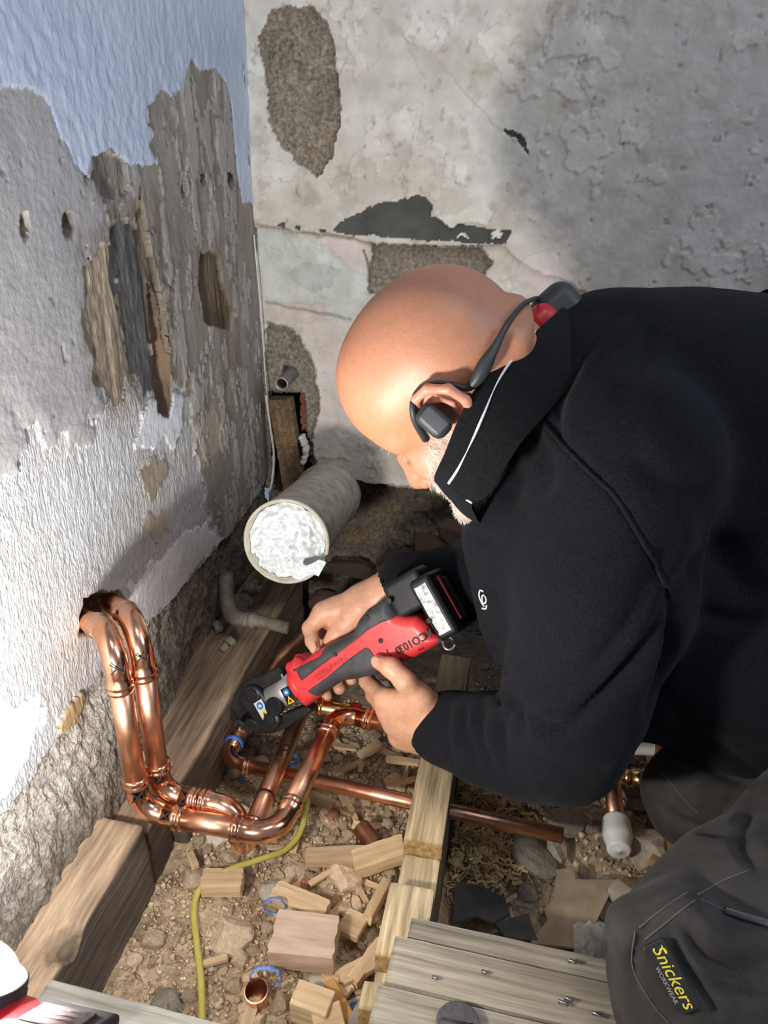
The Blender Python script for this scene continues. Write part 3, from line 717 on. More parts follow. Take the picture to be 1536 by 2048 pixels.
# bag: crumpled disc bulging inside the mouth
m_bag = mat('white_plastic_bag', (.76, .80, .81), (.84, .88, .89), rough=.25, scale=30, bump=.0, spec=.5, sss=.0)
r_, a_ = np.meshgrid(np.linspace(0, 1, 46), np.linspace(0, 2*math.pi, 120, endpoint=False), indexing='ij')
u = unit(np.cross(ax, [0, 0, 1])); w = np.cross(u, ax)
px_, py_ = r_*np.cos(a_), r_*np.sin(a_)
def crum(x, y, s): 
    n = fbm(x*2.2+s, y*2.2, s, 2); n2 = fbm(x*4.5+n*1.5, y*4.5-s, s+4, 2); return (1-np.abs(n)*2)*.55+(1-np.abs(n2)*2)*.5
hb = crum(px_+3, py_+3, 230)*.017+(1-np.abs(fbm(px_*9+7, py_*9, 236, 2))*2)*.006 - .012*(r_**4) -.010
v = (pf + (px_*R_o*.885)[..., None]*u + (py_*R_o*.885)[..., None]*w + hb[..., None]*ax).reshape(-1, 3)
nr, na = r_.shape; f = [(i*na+j, i*na+(j+1) % na, (i+1)*na+(j+1) % na, (i+1)*na+j) for i in range(nr-1) for j in range(na)]
bag = wthing('plastic_bag', v, f, m_bag, 'crumpled white plastic bag stuffed into the mouth of the soil pipe', 'plastic bag')
# flap of the bag over the rim, lower right
q0 = pf + (u*(-.2)-w*.0)*0
c0 = P(622, 1135, 1.188); e1_ = unit(P(640, 1130, 1.188)-P(600, 1130, 1.188)); e2_ = unit(P(620, 1100, 1.188)-P(620, 1150, 1.188))
A, B = np.meshgrid(np.linspace(-1, 1, 24), np.linspace(-1, 1, 20), indexing='ij')
v = (c0+(A*.020+.006*B)[..., None]*e1_+(B*.011+.004*np.sin(A*3))[..., None]*e2_ + (crum(A+5, B, 250)*.004+.010)[..., None]*ax).reshape(-1, 3)
wpart('flap', v+(0, 0, 0), grid_faces(24, 20), m_bag, bag)

# old lead tee by the wall plate
t = thing('old_lead_pipe', 'dull grey old pipe elbow capped off beside the wall plate', 'pipe', P(470, 1240, 1.30))
v, f = sweep(bez([P(452, 1150, 1.36), P(455, 1205, 1.33), P(470, 1235, 1.31), P(510, 1240, 1.29)], 14), .0135, 16); wpart('elbow', v, f, m_lead, t)
v, f = sweep([P(500, 1239, 1.292), P(512, 1241, 1.289), P(514, 1241, 1.2885), P(577, 1256, 1.27)], [.0145, .0145, .0108, .0104], 16); wpart('tail', v, f, m_lead, t)
# ================================================================== COPPER PIPEWORK
def copper(name, c1, c2, rough, bump=.0004):
    return mat(name, c1, c2, rough=rough, metal=1.0, scale=35, bump=bump, bscale=60, rvar=.10)
m_cu = copper('copper_tube', (.68, .33, .19), (.82, .46, .30), .34)
m_cuf = copper('copper_fitting', (.72, .35, .20), (.85, .48, .31), .20, .0002)
m_cud = copper('dull_copper', (.34, .17, .10), (.52, .28, .17), .42)
m_brass = mat('brass', (.62, .44, .14), (.80, .62, .28), rough=.22, metal=1, scale=60)
m_ink = mat('marker_ink', (.012, .01, .01), rough=.7)
m_blue = mat('blue_plastic', (.02, .10, .48), (.04, .18, .65), rough=.35, scale=40)
m_red = mat('red_plastic', (.45, .01, .015), (.58, .02, .025), rough=.4, scale=40)
m_white = mat('white_plastic', (.86, .86, .84), (.92, .92, .90), rough=.3, scale=30)
def tube(parent, pts, r, m=None, name='pipe', n=24, label=None, caps=True):
    v, f = sweep(pts, r, n, caps); return wpart(name, v, f, m or m_cu, parent, label)
BEAD = [(0, 1.17), (.10, 1.20), (.17, 1.20), (.22, 1.07), (.32, 1.07), (.38, 1.22), (.50, 1.22), (.57, 1.08), (.99, 1.07)]
def elbow(parent, A, B, C, r, bend, cup, m=None, name='elbow'):
    A, B, C = (np.asarray(x, float) for x in (A, B, C)); ua = unit(A-B); uc = unit(C-B)
    th = math.pi-math.acos(np.clip(ua@uc, -1, 1)); T = bend*math.tan(th/2); S = B+ua*T; E = B+uc*T
    pts, rad = [], []
    for t, k in BEAD: pts.append(S+ua*cup*(1-t)); rad.append(r*k)
    cen = B+unit(ua+uc)*bend/math.cos(th/2)
    for t in np.linspace(0, 1, 15):
        a0 = S-cen; a1 = E-cen; om = th; p = cen+(math.sin((1-t)*om)*a0+math.sin(t*om)*a1)/math.sin(om)
        pts.append(p); rad.append(r*1.06)
    for t, k in reversed(BEAD): pts.append(E+uc*cup*(1-t)); rad.append(r*k)
    v, f = sweep(pts, rad, 28, True); wpart(name, v, f, m or m_cuf, parent)
    return S+ua*(cup-.012), E+uc*(cup-.012)
def mark(parent, p, r, axis, s=.006, kind='x'):
    """pen strokes lying on the pipe skin, on the side that faces the room"""
    axis = unit(axis); n = unit((CC-p)-axis*((CC-p)@axis)); tdir = np.cross(axis, n)
    st = {'x': [((-1, -1), (1, 1)), ((-1, 1), (1, -.8))], 'k': [((-1, -1), (1, .9)), ((-1, 1), (.9, -1)), ((-1.4, .9), (.2, 1.3))], 'l': [((-.2, -1.2), (.2, 1.2))]}[kind]
    out = []
    for (a0, b0), (a1, b1) in st:
        q = []
        for t in np.linspace(0, 1, 6):
            a = (a0+(a1-a0)*t)*s; b = (b0+(b1-b0)*t)*s/r; q.append(p+axis*a+r*(math.cos(b)*n+math.sin(b)*tdir))
        out.append(sweep(q, .0009, 5))
    v, f = cat(out); wpart('pen_mark', v, f, m_ink, parent, label='black pen mark')
R28, R22 = .0130, .0108
# ---- run A: front riser
cA0 = np.array([-.427, .655, .302]); cA1 = onz(281, 1622, .034); cA0 = np.array([cA1[0], cA1[1], .300]); cA2 = onz(552, 1672, .033); cA3 = onz(676, 1424, .036)
hA = onx(150, 1230, -.56)
rA = thing('copper_pipe_run', 'front copper riser leaving the wall hole and crossing the wall plate', 'copper pipe', cA1)
a0, a1 = elbow(rA, hA, cA0, cA1, R28, .036, .024); b0, b1 = elbow(rA, cA0, cA1, cA2, R28, .034, .024)
c0, c1 = elbow(rA, cA1, cA2, cA3, R28, .034, .022); d0, d1 = elbow(rA, cA2, cA3, onz(920, 1482, .036), R28, .03, .022)
tube(rA, [hA, a0], R28); tube(rA, [a1, b0], R28); tube(rA, [b1, c0], R28); tube(rA, [c1, d0], R28); tube(rA, [d1, onz(905, 1478, .036)], R28)
mark(rA, cA0-[0, 0, .040], R28*1.10, (0, 0, 1), .007, 'k'); mark(rA, cA1+[0, 0, .036], R28*1.1, (0, 0, 1), .008, 'k'); mark(rA, cA1+unit(cA2-cA1)*.038, R28*1.1, cA2-cA1, .006, 'x'); mark(rA, cA2+unit(cA1-cA2)*.045, R28*1.24, cA2-cA1, .006, 'l')
# ---- run B: rear riser that dives under A and becomes the pipe marked flow
fl0 = onz(500, 1668, -.040); fl1 = onz(602, 1425, -.040)
cB1 = onz(323, 1586, .040); cB0 = np.array([cB1[0], cB1[1], .300]); cB2 = np.array([fl0[0], fl0[1], 0.040]); cB2[1] = cB1[1]-.004; fl0 = np.array([cB2[0], cB2[1], -.040]); cB2[0] += .002
hB = onx(175, 1225, -.57)+np.array([0, .04, 0])
rB = thing('copper_pipe_run', 'rear copper riser diving under the front run, long leg marked FLOW', 'copper pipe', cB1)
a0, a1 = elbow(rB, hB, cB0, cB1, R28, .036, .024); b0, b1 = elbow(rB, cB0, cB1, cB2, R28, .030, .022)
c0, c1 = elbow(rB, cB1, cB2, fl0, R28, .030, .020); d0, d1 = elbow(rB, cB2, fl0, fl1, R28, .030, .020)
tube(rB, [hB, a0], R28); tube(rB, [a1, b0], R28); tube(rB, [b1, c0], R28); tube(rB, [c1, d0], R28)
tube(rB, [d1, fl1], R28, m_cu, label='long leg with FLOW written on it')
mark(rB, cB0-[0, 0, .042], R28*1.1, (0, 0, 1), .006, 'k'); mark(rB, cB1+[0, 0, .036], R28*1.1, (0, 0, 1), .006, 'x'); mark(rB, cB1+unit(cB2-cB1)*.038, R28*1.1, cB2-cB1, .007, 'k'); mark(rB, cB2+unit(cB1-cB2)*.05, R28*1.24, cB2-cB1, .005, 'l')
# FLOW lettering wrapped round the tube, and a dark band
ax = unit(fl1-fl0)
def wrap_text(s, size, parent, axis_pt, axis, r, m, up_sign=1, name='lettering', label=None, off=.0006):
    axis = unit(axis); n = unit((CC-axis_pt)-axis*((CC-axis_pt)@axis)); t = np.cross(n, axis)*up_sign
    v, f = text_mesh(s, size); a = v[:, 1]/r
    w = axis_pt + v[:, :1]*axis + (r+off)*(np.cos(a)[:, None]*n + np.sin(a)[:, None]*t)
    return wpart(name, w, f, m, parent, label, smooth=False)
tpos = fl0+ax*((onz(571, 1496, -.03)-fl0)@ax)
wrap_text('FLOW', .019, rB, tpos, ax, R28, m_ink, 1, label='FLOW in black pen')
q = fl0+ax*((onz(538, 1590, -.03)-fl0)@ax); tube(rB, [q, q+ax*.008], R28*1.008, m_cud, 'dark_band')
# ---- run C: 22 mm branch in the jaws
zC = -.055
e0 = onz(532, 1375, zC); cC = onz(449, 1522, zC); e1 = onz(1126, 1671, zC-.004)
rC = thing('copper_pipe_run', 'thin copper branch held in the press jaws and passing through the joist', 'copper pipe', cC)
a0, a1 = elbow(rC, e0, cC, e1, R22, .026, .018)
ua = unit(e0-cC)
tube(rC, [a0, e0], R22, m_cud); tube(rC, [a1, e1-unit(e1-cC)*.0005], R22)
ue = unit(e1-cC); v, f = sweep([e1-ue*.004, e1], [R22*1.002, R22*.96], 24, True); wpart('cut_end', v, f, m_cud, rC)
def ring(parent, p, axis, r, m, w=.004, name='ring', label=None):
    axis = unit(axis); v, f = sweep([p-axis*w, p-axis*w*.7, p-axis*w*.3, p, p+axis*w*.3, p+axis*w*.7, p+axis*w], [r*.86, r*.97, r, r*.99, r, r*.97, r*.86], 24); return wpart(name, v, f, m, parent, label)
for px, py in ((463, 1478), (483, 1444)):
    t = (onz(px, py, zC+.008)-cC)@ua; ring(rC, cC+ua*t, ua, R22*1.42, m_blue, .0035, 'press_ring', 'blue press ring')
t0 = (onz(467, 1470, zC)-cC)@ua; t1 = (onz(500, 1420, zC)-cC)@ua; tube(rC, [cC+ua*t0, cC+ua*t1], R22*1.12, m_cuf, 'coupling')
# ---- valve with red levers behind
rV = thing('brass_valve', 'brass valve with red rings behind the tool, next to the far copper elbow', 'valve', P(660, 1415, 1.13))
A = P(634, 1413, 1.14); B = P(800, 1440, 1.13); u_ = unit(B-A); LL = np.linalg.norm(B-A)
for nm, m_, s0, s1, r in (('brass_body', m_brass, 0, .42, .0125), ('brass_nut', m_brass, .02, .07, .0145), ('red_ring', m_red, .41, .52, .0150), ('white_sleeve', m_white, .52, .78, .0118), ('red_sleeve', m_red, .78, 1.0, .0135)):
    ks = [.9, 1, 1, .9]; v, f = sweep([A+u_*LL*(s0+(s1-s0)*t) for t in (0, .08, .92, 1)], [r*k for k in ks], 20); wpart(nm, v, f, m_, rV)
# ---- old branch behind the hand
v, f = sweep([onz(520, 1378, -.03), P(560, 1318, 1.25), P(645, 1228, 1.35)], .0125, 18); wthing('old_copper_pipe', v, f, m_cud, 'dark tarnished copper pipe slanting up behind the gripping finger', 'copper pipe')
# ---- capped pipe in the right bay
zR = -.105
rR = thing('capped_pipe', 'copper pipe ending in a white plastic stop cap in the right bay', 'copper pipe', onz(1236, 1660, zR))
A = onz(1232, 1640, zR); B = onz(1212, 1440, zR); u_ = unit(A-B)
tube(rR, [B, A+u_*.01], R28, m_cu)
tube(rR, [onz(1248, 1552, zR), onz(1262, 1556, zR)], R28*.9, m_cu, 'branch')
prof = [(0, .0165), (.002, .0195), (.006, .0205), (.008, .0198), (.022, .0212), (.030, .0212), (.038, .0195), (.040, .0175), (.054, .0168), (.0560, .0158), (.0568, .0135), (.0570, .0128), (.0571, .0030), (.0578, .0028), (.0580, .0005)]
v, f = sweep([A+u_*t for t, _ in prof], [r for _, r in prof], 32, True); cp = wpart('stop_cap', v, f, m_white, rR, label='white plastic stop cap')
v, f = sweep([onz(1262, 1556, zR), onz(1270, 1557, zR), onz(1272, 1557, zR), onz(1284, 1559, zR)], [.0145, .0145, .0155, .0155], 20); wpart('brass_elbow', v, f, m_brass, rR)
ring(rR, onz(1292, 1560, zR), onz(1300, 1562, zR)-onz(1280, 1558, zR), .0185, m_blue, .007, 'blue_ring', 'blue ring')
v, f = sweep(bez([onz(1200, 1492, -.09), onz(1250, 1496, -.09), onz(1310, 1498, -.09), onz(1400, 1508, -.09)], 16), .0108, 16); wthing('white_pipe', v, f, m_white, 'white plastic pipe running under the raised knee', 'plastic pipe')
# ---- yellow flex
m_yel = mat('yellow_flex', (.50, .42, .08), (.68, .60, .16), rough=.45, scale=30)
yp = [(404, 2080, -.118), (404, 2030, -.125), (402, 1960, -.124), (394, 1890, -.124), (388, 1825, -.122), (396, 1785, -.117), (420, 1758, -.108), (470, 1735, -.105), (530, 1715, -.110), (572, 1698, -.115), (600, 1665, -.110), (614, 1615, -.098), (616, 1585, -.095), (622, 1550, -.10), (640, 1490, -.12)]
v, f = sweep(bez([onz(*q) for q in yp], 110), .0043, 12); wthing('yellow_cable', v, f, m_yel, 'yellow-green earth cable snaking over the rubble', 'cable')
# ================================================================== RUBBLE
m_stone = mat('rubble_stone', (.50, .36, .235), (.76, .60, .41), rough=.95, scale=3.5, bump=.0015, bscale=9, rnd=.35)
m_pale = mat('pale_mortar_lump', (.55, .49, .38), (.70, .65, .53), rough=.95, scale=3, bump=.0015, bscale=9, rnd=.15)
m_grey = mat('grey_lump', (.30, .26, .20), (.46, .41, .33), rough=.95, scale=3, bump=.002, bscale=8, rnd=.25)
m_brk = mat('brick_crumb', (.42, .17, .10), (.55, .27, .17), rough=.95, scale=3, bump=.0015, bscale=9, rnd=.2)
S_brown = [stone_mesh('stone', 500+i, 2, .35+.3*(i % 3)/2, m_stone) for i in range(10)]
S_grey = [stone_mesh('lump', 540+i, 2, .3, m_grey, .35) for i in range(6)]
def gz(x, y): return float(ground_z(np.array([x]), np.array([y]))[0])+.002
placed = []
def put(me, name, x, y, s, label, group, catg='stone', sq=None, rot=None, sink=.35):
    o = obj(name, me); sc = s*(sq if sq is not None else rng.uniform(.65, 1.15, 3)*np.array([1, 1, .75])); o.scale = sc
    o.rotation_euler = rot if rot is not None else (rng.uniform(-.5, .5), rng.uniform(-.5, .5), rng.uniform(0, 6.28))
    o.location = (x, y, gz(x, y)+sc[2]*(1-2*sink)*.75); tag(o, label, catg, group); placed.append((x, y, s)); return o
placed += [(q[0], q[1], .007) for q in [onz(*w_) for w_ in yp]]+[(q[0], q[1], .006) for q in bez([onz(*w_) for w_ in yp], 60)]
# hero stones
def hero(px, py, s, mset, name, label, catg, sq=(1, 1, .7)):
    p = onz(px, py, -.135); me = stone_mesh(name, int(px*7+py), 3, .35, mset, .2); o = put(me, name, p[0], p[1], s, label, None, catg, np.array(sq), (.1, .15, rng.uniform(0, 3)), .3)
hero(545, 1775, .019, m_pale, 'mortar_lump', 'cream-white mortar lump above the sawn block', 'mortar lump')
hero(605, 1760, .013, m_brk, 'brick_crumb', 'red-brown brick crumb beside the cream mortar lump', 'brick piece')
hero(665, 1628, .010, m_brk, 'brick_crumb', 'small red brick crumb under the thin copper branch', 'brick piece')
hero(445, 1668, .036, m_pale, 'mortar_pad', 'flat pale round mortar pad under the copper pipes', 'mortar lump', (1, .85, .35))
hero(690, 1760, .026, m_stone, 'rubble_stone', 'large brown stone right of the brick crumb', 'stone')
hero(460, 1870, .032, m_stone, 'clay_lump', 'broad brown clay lump right of the yellow cable bend', 'clay lump', (1, .9, .5))
hero(660, 1960, .030, m_pale, 'mortar_lump', 'sandy mortar lump below the sawn block', 'mortar lump', (1.1, .8, .55))
hero(1290, 1705, .040, m_grey, 'mortar_lump', 'big grey-brown mortar lump right of the white stop cap', 'mortar lump', (1, .9, .8))
hero(1215, 1785, .026, m_grey, 'mortar_lump', 'grey lump directly below the white stop cap', 'mortar lump')
hero(1140, 1640, .030, m_grey, 'mortar_lump', 'lump lying beyond the cut pipe end', 'mortar lump', (1.2, .8, .5))
hero(1060, 1700, .040, m_grey, 'mortar_slab', 'flat grey slab below the cut pipe end', 'mortar lump', (1.3, .7, .35))
hero(1235, 1820, .034, m_grey, 'mortar_lump', 'lump between the brown board scrap and the knee', 'mortar lump', (1, .9, .6))
hero(430, 1530, .022, m_pale, 'mortar_lump', 'pale lump beneath the copper elbow of the thin branch', 'mortar lump')
hero(470, 1560, .022, m_grey, 'mortar_lump', 'grey lump left of the pipe marked flow', 'mortar lump')
hero(330, 2015, .022, m_grey, 'mortar_lump', 'clod beside the plank at the lower left', 'mortar lump', (1, .8, .8))
# scattered countable stones
def free(x, y, s): return all((x-a)**2+(y-b)**2 > (.62*(s+c))**2 for a, b, c in placed)
def stone_label(x, y, s):
    sz = 'tiny' if s < .007 else 'small' if s < .012 else 'fist-sized' if s > .016 else 'middling'
    sz = sz.replace('fist-sized', 'larger')
    zn = 'beside the yellow cable, towards the wall plate' if x < -.30 and y < .75 else 'near the front edge of the left bay' if y < .56 else 'under the copper pipes' if y > .80 else 'close to the notched joist' if x > -.17 else 'in the middle of the left bay'
    return sz+' brown rubble stone '+zn
n = 0; tries = 0
blockc = onz(610, 1890, -.10)
while n < 275 and tries < 9000:
    tries += 1; x = rng.uniform(-.40, -.115); y = rng.uniform(.42, 1.05)
    dens = .22+.78*sstep(-.36, -.24, x)*sstep(.43, .55, y); s = rng.choice([.0055, .0075, .010, .0135, .018], p=[.16, .24, .26, .20, .14])
    if rng.random() > dens or not free(x, y, s) or abs(x-blockc[0]) < .055 and abs(y-blockc[1]) < .04: continue
    put(S_brown[n % 10], 'rubble_stone', x, y, s, stone_label(x, y, s), 'stones in the left bay'); n += 1
n = 0; tries = 0
while n < 80 and tries < 9000:
    tries += 1; x = rng.uniform(-.01, .36); y = rng.uniform(.58, 1.15); s = rng.choice([.008, .012, .018, .026], p=[.3, .35, .22, .13])
    if x < .07 and y < .85: continue
    if not free(x, y, s): continue
    put(S_grey[n % 6], 'mortar_lump', x, y, s, ('larger' if s > .02 else 'middling' if s > .014 else 'small' if s > .01 else 'tiny')+' grey-brown mortar lump '+('beside the shavings' if x < .09 and y < .95 else 'around the white stop cap' if y < .9 and x > .15 else 'in the far shade of the right bay' if y > .95 else 'in the middle of the right bay'), 'lumps in the right bay', 'mortar lump'); n += 1
n = 0
while n < 26:                                            # stones fallen behind and beside the far end of the wall plate
    p = P(rng.uniform(410, 560), rng.uniform(1180, 1330), 1.3); x = rng.uniform(-.47, -.405) if n < 12 else rng.uniform(-.36, .0); y = rng.uniform(.95, 1.25) if n < 12 else rng.uniform(1.08, 1.3)
    s = rng.uniform(.009, .02); o = put(S_grey[n % 6], 'mortar_lump', x, y, s, 'dusty grey lump lying '+('on the far end of the wall plate' if n < 12 else 'at the foot of the back wall'), 'lumps at the foot of the walls', 'mortar lump')
    if n < 12: o.location[2] = .005+s*.5; o.location[0] = rng.uniform(-.495, -.455)
    n += 1
# uncountable grit, splinters, shavings
def grit(name, n, xr, yr, smin, smax, m, label, cat_, dens=None, elong=1.0, lift=0):
    tet = np.array([(1, 1, 1), (1, -1, -1), (-1, 1, -1), (-1, -1, 1)], float)/1.4; oc = np.array([(1, 0, 0), (-1, 0, 0), (0, 1, 0), (0, -1, 0), (0, 0, 1), (0, 0, -1)], float)
    of = np.array([(0, 2, 4), (2, 1, 4), (1, 3, 4), (3, 0, 4), (2, 0, 5), (1, 2, 5), (3, 1, 5), (0, 3, 5)])
    x = rng.uniform(*xr, n*3); y = rng.uniform(*yr, n*3)
    if dens is not None: k = rng.random(len(x)) < dens(x, y); x, y = x[k], y[k]
    x, y = x[:n], y[:n]; n = len(x); z = ground_z(x, y)+.003+lift*rng.random(n)
    s = smin*(smax/smin)**(rng.random(n)**1.7); A = rng.normal(size=(n, 3, 3)); Q = np.linalg.qr(A)[0]
    sc = s[:, None]*rng.uniform(.5, 1.2, (n, 3)); sc[:, 0] *= elong
    v = np.einsum('nij,nkj->nki', Q, oc[None]*sc[:, None, :]*rng.uniform(.7, 1.2, (n, 6, 1)))
    if elong > 1.5: v[..., 2] *= .35
    v += np.stack([x, y, z], 1)[:, None, :]
    f = (of[None]+6*np.arange(n)[:, None, None]).reshape(-1, 3); v = v.reshape(-1, 3)
    me = mesh_np(name, v, f, (m,), False); c = np.repeat(rng.uniform(.65, 1.25, (n, 1))*np.array([[1, 1, 1]])*(1+.03*rng.normal(size=(n, 3))), 6, 0); set_col(me, np.clip(c, .2, 1.6))
    o = obj(name, me); tag(o, label, cat_); o['kind'] = 'stuff'; return o
m_grit = mat('grit', (.54, .40, .26), (.78, .62, .42), rough=.95, scale=60, attr=True)
m_splin = mat('splinter', (.40, .27, .15), (.62, .46, .29), rough=.85, scale=60, attr=True)
grit('gravel', 7500, (-.415, -.1), (.36, 1.1), .0014, .0062, m_grit, 'loose gravel and grit strewn over the left dirt bay', 'gravel')
grit('gravel', 3500, (-.04, .42), (.5, 1.25), .0014, .0070, m_grit, 'loose grit strewn over the right dirt bay', 'gravel')
grit('wood_splinters', 500, (-.40, -.1), (.38, 1.0), .0012, .0028, m_splin, 'thin wood splinters strewn among the rubble', 'splinters', elong=6, lift=.004)
m_shav = mat('wood_shaving', (.66, .43, .17), (.90, .70, .38), rough=.7, scale=60, attr=True)
def shavings(n, blobs):
    V, Fc, C, m = [], [], [], 0
    for i in range(n):
        cx, cy, sx, sy, dz = blobs[rng.integers(len(blobs))]; x = cx+rng.normal()*sx; y = cy+rng.normal()*sy
        if x < -.036: x = -.036+rng.uniform(0, .02)
        d = np.hypot((x-cx)/sx, (y-cy)/sy); z = gz(x, y)+.004+dz*math.exp(-d*d*.5)*rng.random()
        L = rng.uniform(.008, .024); w = rng.uniform(.0008, .0022); th = rng.uniform(0, 6.28); kurl = rng.normal()*1.8; tl = rng.normal()*.4
        k = 7; t = np.linspace(-.5, .5, k); ang = th+kurl*t; dx = np.cumsum(np.cos(ang))*L/k; dy = np.cumsum(np.sin(ang))*L/k; dzz = np.cumsum(np.sin(t*kurl*2+tl))*L/k*.6
        c = np.stack([x+dx-dx.mean(), y+dy-dy.mean(), z+dzz-dzz.min()], 1); nrm = np.stack([-np.sin(ang), np.cos(ang), rng.normal()*.6*np.ones(k)], 1)*w
        V += [c+nrm, c-nrm]; 
        for j in range(k-1): Fc.append((m+j, m+j+1, m+k+j+1, m+k+j))
        C.append(np.tile(np.clip(rng.uniform(.7, 1.3)*np.ones(3), 0, 1.5), (2*k, 1))); m += 2*k
    me = mesh_np('wood_shavings', np.concatenate(V), Fc, (m_shav,)); set_col(me, np.concatenate(C)); o = obj('wood_shavings', me); tag(o, 'golden curled wood shavings heaped against the joist', 'shavings'); o['kind'] = 'stuff'
b_ = [onz(960, 1595, -.13), onz(1000, 1600, -.13), onz(930, 1580, -.13), onz(940, 1680, -.13), onz(950, 1730, -.14), onz(925, 1650, -.13)]
shavings(2600, [(p[0], p[1], .032, .026, .035) for p in b_])
# ---- timber offcuts
m_off = mat('sawn_offcut', (.54, .365, .20), (.82, .62, .39), rough=.85, scale=110, stretch=(.08, 1, 1), bump=.0012, bscale=80, rnd=.18)
m_offp = mat('pink_offcut', (.52, .36, .26), (.72, .54, .41), rough=.85, scale=60, stretch=(.25, 1, 1), bump=.002, bscale=70)
def chunk(px, py, pz, L, W, T, yaw, label, pitch=0.0, roll=0.0, m=None, seed=1, group=None, name='wood_offcut', catg='wood offcut', rag=.0):
    v, f = box(L, W, T, .0012, 1); 
    if rag:
        bm = bmesh.new(); bmesh.ops.create_grid(bm, x_segments=1, y_segments=1, size=1); bm.free()
        lo = np.array([-L/2, -W/2, -T/2]); vv, ff, _ = rough_box(lo, -lo, max(L/18, .003), rag, seed, lambda a, b, c, d: np.ones((len(a), 3)), .002); 
        e = np.abs(vv[:, 0])/(L/2); vv[:, 0] += sstep(.8, 1, e)*np.sign(vv[:, 0])*fbm(vv[:, 1]*300+seed, vv[:, 2]*60, seed, 2)*rag*2.5; v, f = vv, ff
    me = mesh_np(name, v, f, (m or m_off,), smooth=bool(rag)); o = obj(name, me); p = onz(px, py, pz); o.location = p; o.rotation_euler = (roll, pitch, yaw); tag(o, label, catg, group); placed.append((p[0], p[1], .02)); return o
D = math.radians
chunk(610, 1882, -.098, .079, .058, .030, D(5), 'large sawn pinkish timber block lying alone in the rubble', m=m_offp, seed=3, rag=.0008, name='timber_block', catg='timber block')
chunk(760, 1712, -.112, .075, .036, .02, D(22), 'tan offcut leaning beside the joist notch', pitch=-.25, seed=4, rag=.001)
chunk(600, 1806, -.118, .078, .028, .018, D(-12), 'ragged offcut above the sawn block, behind the blue curl', seed=5, rag=.0016)
chunk(755, 1800, -.115, .075, .014, .016, D(80), 'split round stick standing along the joist', pitch=.2, seed=6, rag=.0016)
chunk(706, 1850, -.115, .030, .034, .012, D(-15), 'small square offcut touching the right of the sawn block', seed=7)
chunk(690, 1712, -.12, .11, .026, .012, D(14), 'long tan splint below the thin copper branch', seed=8, rag=.001)
chunk(626, 2012, -.105, .045, .030, .034, D(-8), 'sawn cube end near the bottom edge', seed=9, m=m_off)
chunk(655, 2040, -.105, .034, .026, .02, D(30), 'tilted offcut at the bottom edge below the cube end', roll=.3, seed=10)
chunk(688, 2018, -.11, .075, .013, .008, D(-48), 'orange-brown splint slanting at the bottom edge', seed=11, m=mat('orange_splint', (.50, .26, .07), (.62, .36, .13), rough=.8, scale=30))
chunk(715, 2030, -.11, .05, .012, .010, D(75), 'grey stick beside the joist at the bottom edge', seed=12, m=mat('grey_stick', (.28, .25, .21), (.4, .36, .3), rough=.9, scale=30), rag=.001)
chunk(445, 1765, -.112, .055, .030, .022, D(12), 'offcut under the bend of the yellow cable', seed=13, rag=.0012)
chunk(805, 1522, -.12, .055, .012, .008, D(2), 'thin orange splint below the hand, beside the joist', seed=14, rag=.0012)
chunk(740, 1500, -.125, .045, .015, .01, D(50), 'short dusty stick under the hand', seed=15, rag=.0012)
chunk(735, 1925, -.118, .060, .016, .012, D(65), 'splintered strip right of the sawn block', seed=16, rag=.0018)
chunk(715, 1940, -.118, .05, .022, .01, D(40), 'flaky chip below the splintered strip', seed=17, rag=.002)
chunk(675, 1890+75, -.125, .04, .016, .01, D(-30), 'chip of wood below the sawn block', seed=18, rag=.0015)
chunk(385, 1720, -.10, .03, .012, .008, D(-50), 'yellowish splinter left of the pale mortar pad', seed=19, rag=.001)
chunk(640, 1600, -.128, .05, .018, .01, D(-18), 'offcut under the crossing of the copper pipes', seed=20, rag=.001)
chunk(315, 1520, .008, .055, .016, .009, D(-25), 'torn splinter on the wall plate behind the risers', seed=21, rag=.002)
chunk(330, 1555, .002, .035, .012, .006, D(20), 'torn chip on the wall plate beside the lower elbow', seed=22, rag=.002)
chunk(1255, 1800, -.11, .05, .022, .02, D(-40), 'broken brown brick-like offcut below the big mortar lump', seed=23, m=m_grey, rag=.001)
chunk(1365, 1690, -.12, .12, .05, .012, D(60), 'orange-brown board scrap below the raised knee', seed=24, m=mat('orange_board', (.28, .15, .06), (.42, .25, .11), rough=.85, scale=14))
# loose chips of wood among the stones
CH = []
for k in range(5):
    L_, W_, T_ = .026+.006*k, .008+.003*(k % 3), .004+.0015*(k % 2); vv, ff, _ = rough_box((-L_/2, -W_/2, -T_/2), (L_/2, W_/2, T_/2), .004, .0008, 900+k, lambda a, b, c, d: np.ones((len(a), 3)), .001)
    vv[:, 1] *= 1-.5*sstep(0, .5, vv[:, 0]/L_)*(k % 2); CH.append(mesh_np('wood_chip', vv, ff, (m_off,)))
n = 0
while n < 46:
    x = rng.uniform(-.34, -.115); y = rng.uniform(.44, .98)
    if rng.random() > .3+.7*sstep(-.34, -.2, x) or not free(x, y, .004) or abs(x-blockc[0]) < .055 and abs(y-blockc[1]) < .045: continue
    o = obj('wood_chip', CH[n % 5]); o.location = (x, y, gz(x, y)+.009); o.rotation_euler = (rng.uniform(-.3, .3), rng.uniform(-.3, .3), rng.uniform(0, 6.28)); placed.append((x, y, .006))
    tag(o, 'tan wood chip lying on the rubble '+('under the copper pipes' if y > .8 else 'close to the notched joist' if x > -.18 else 'near the sawn block' if y < .66 else 'in the middle of the left bay'), 'wood chip', 'wood chips in the left bay'); n += 1
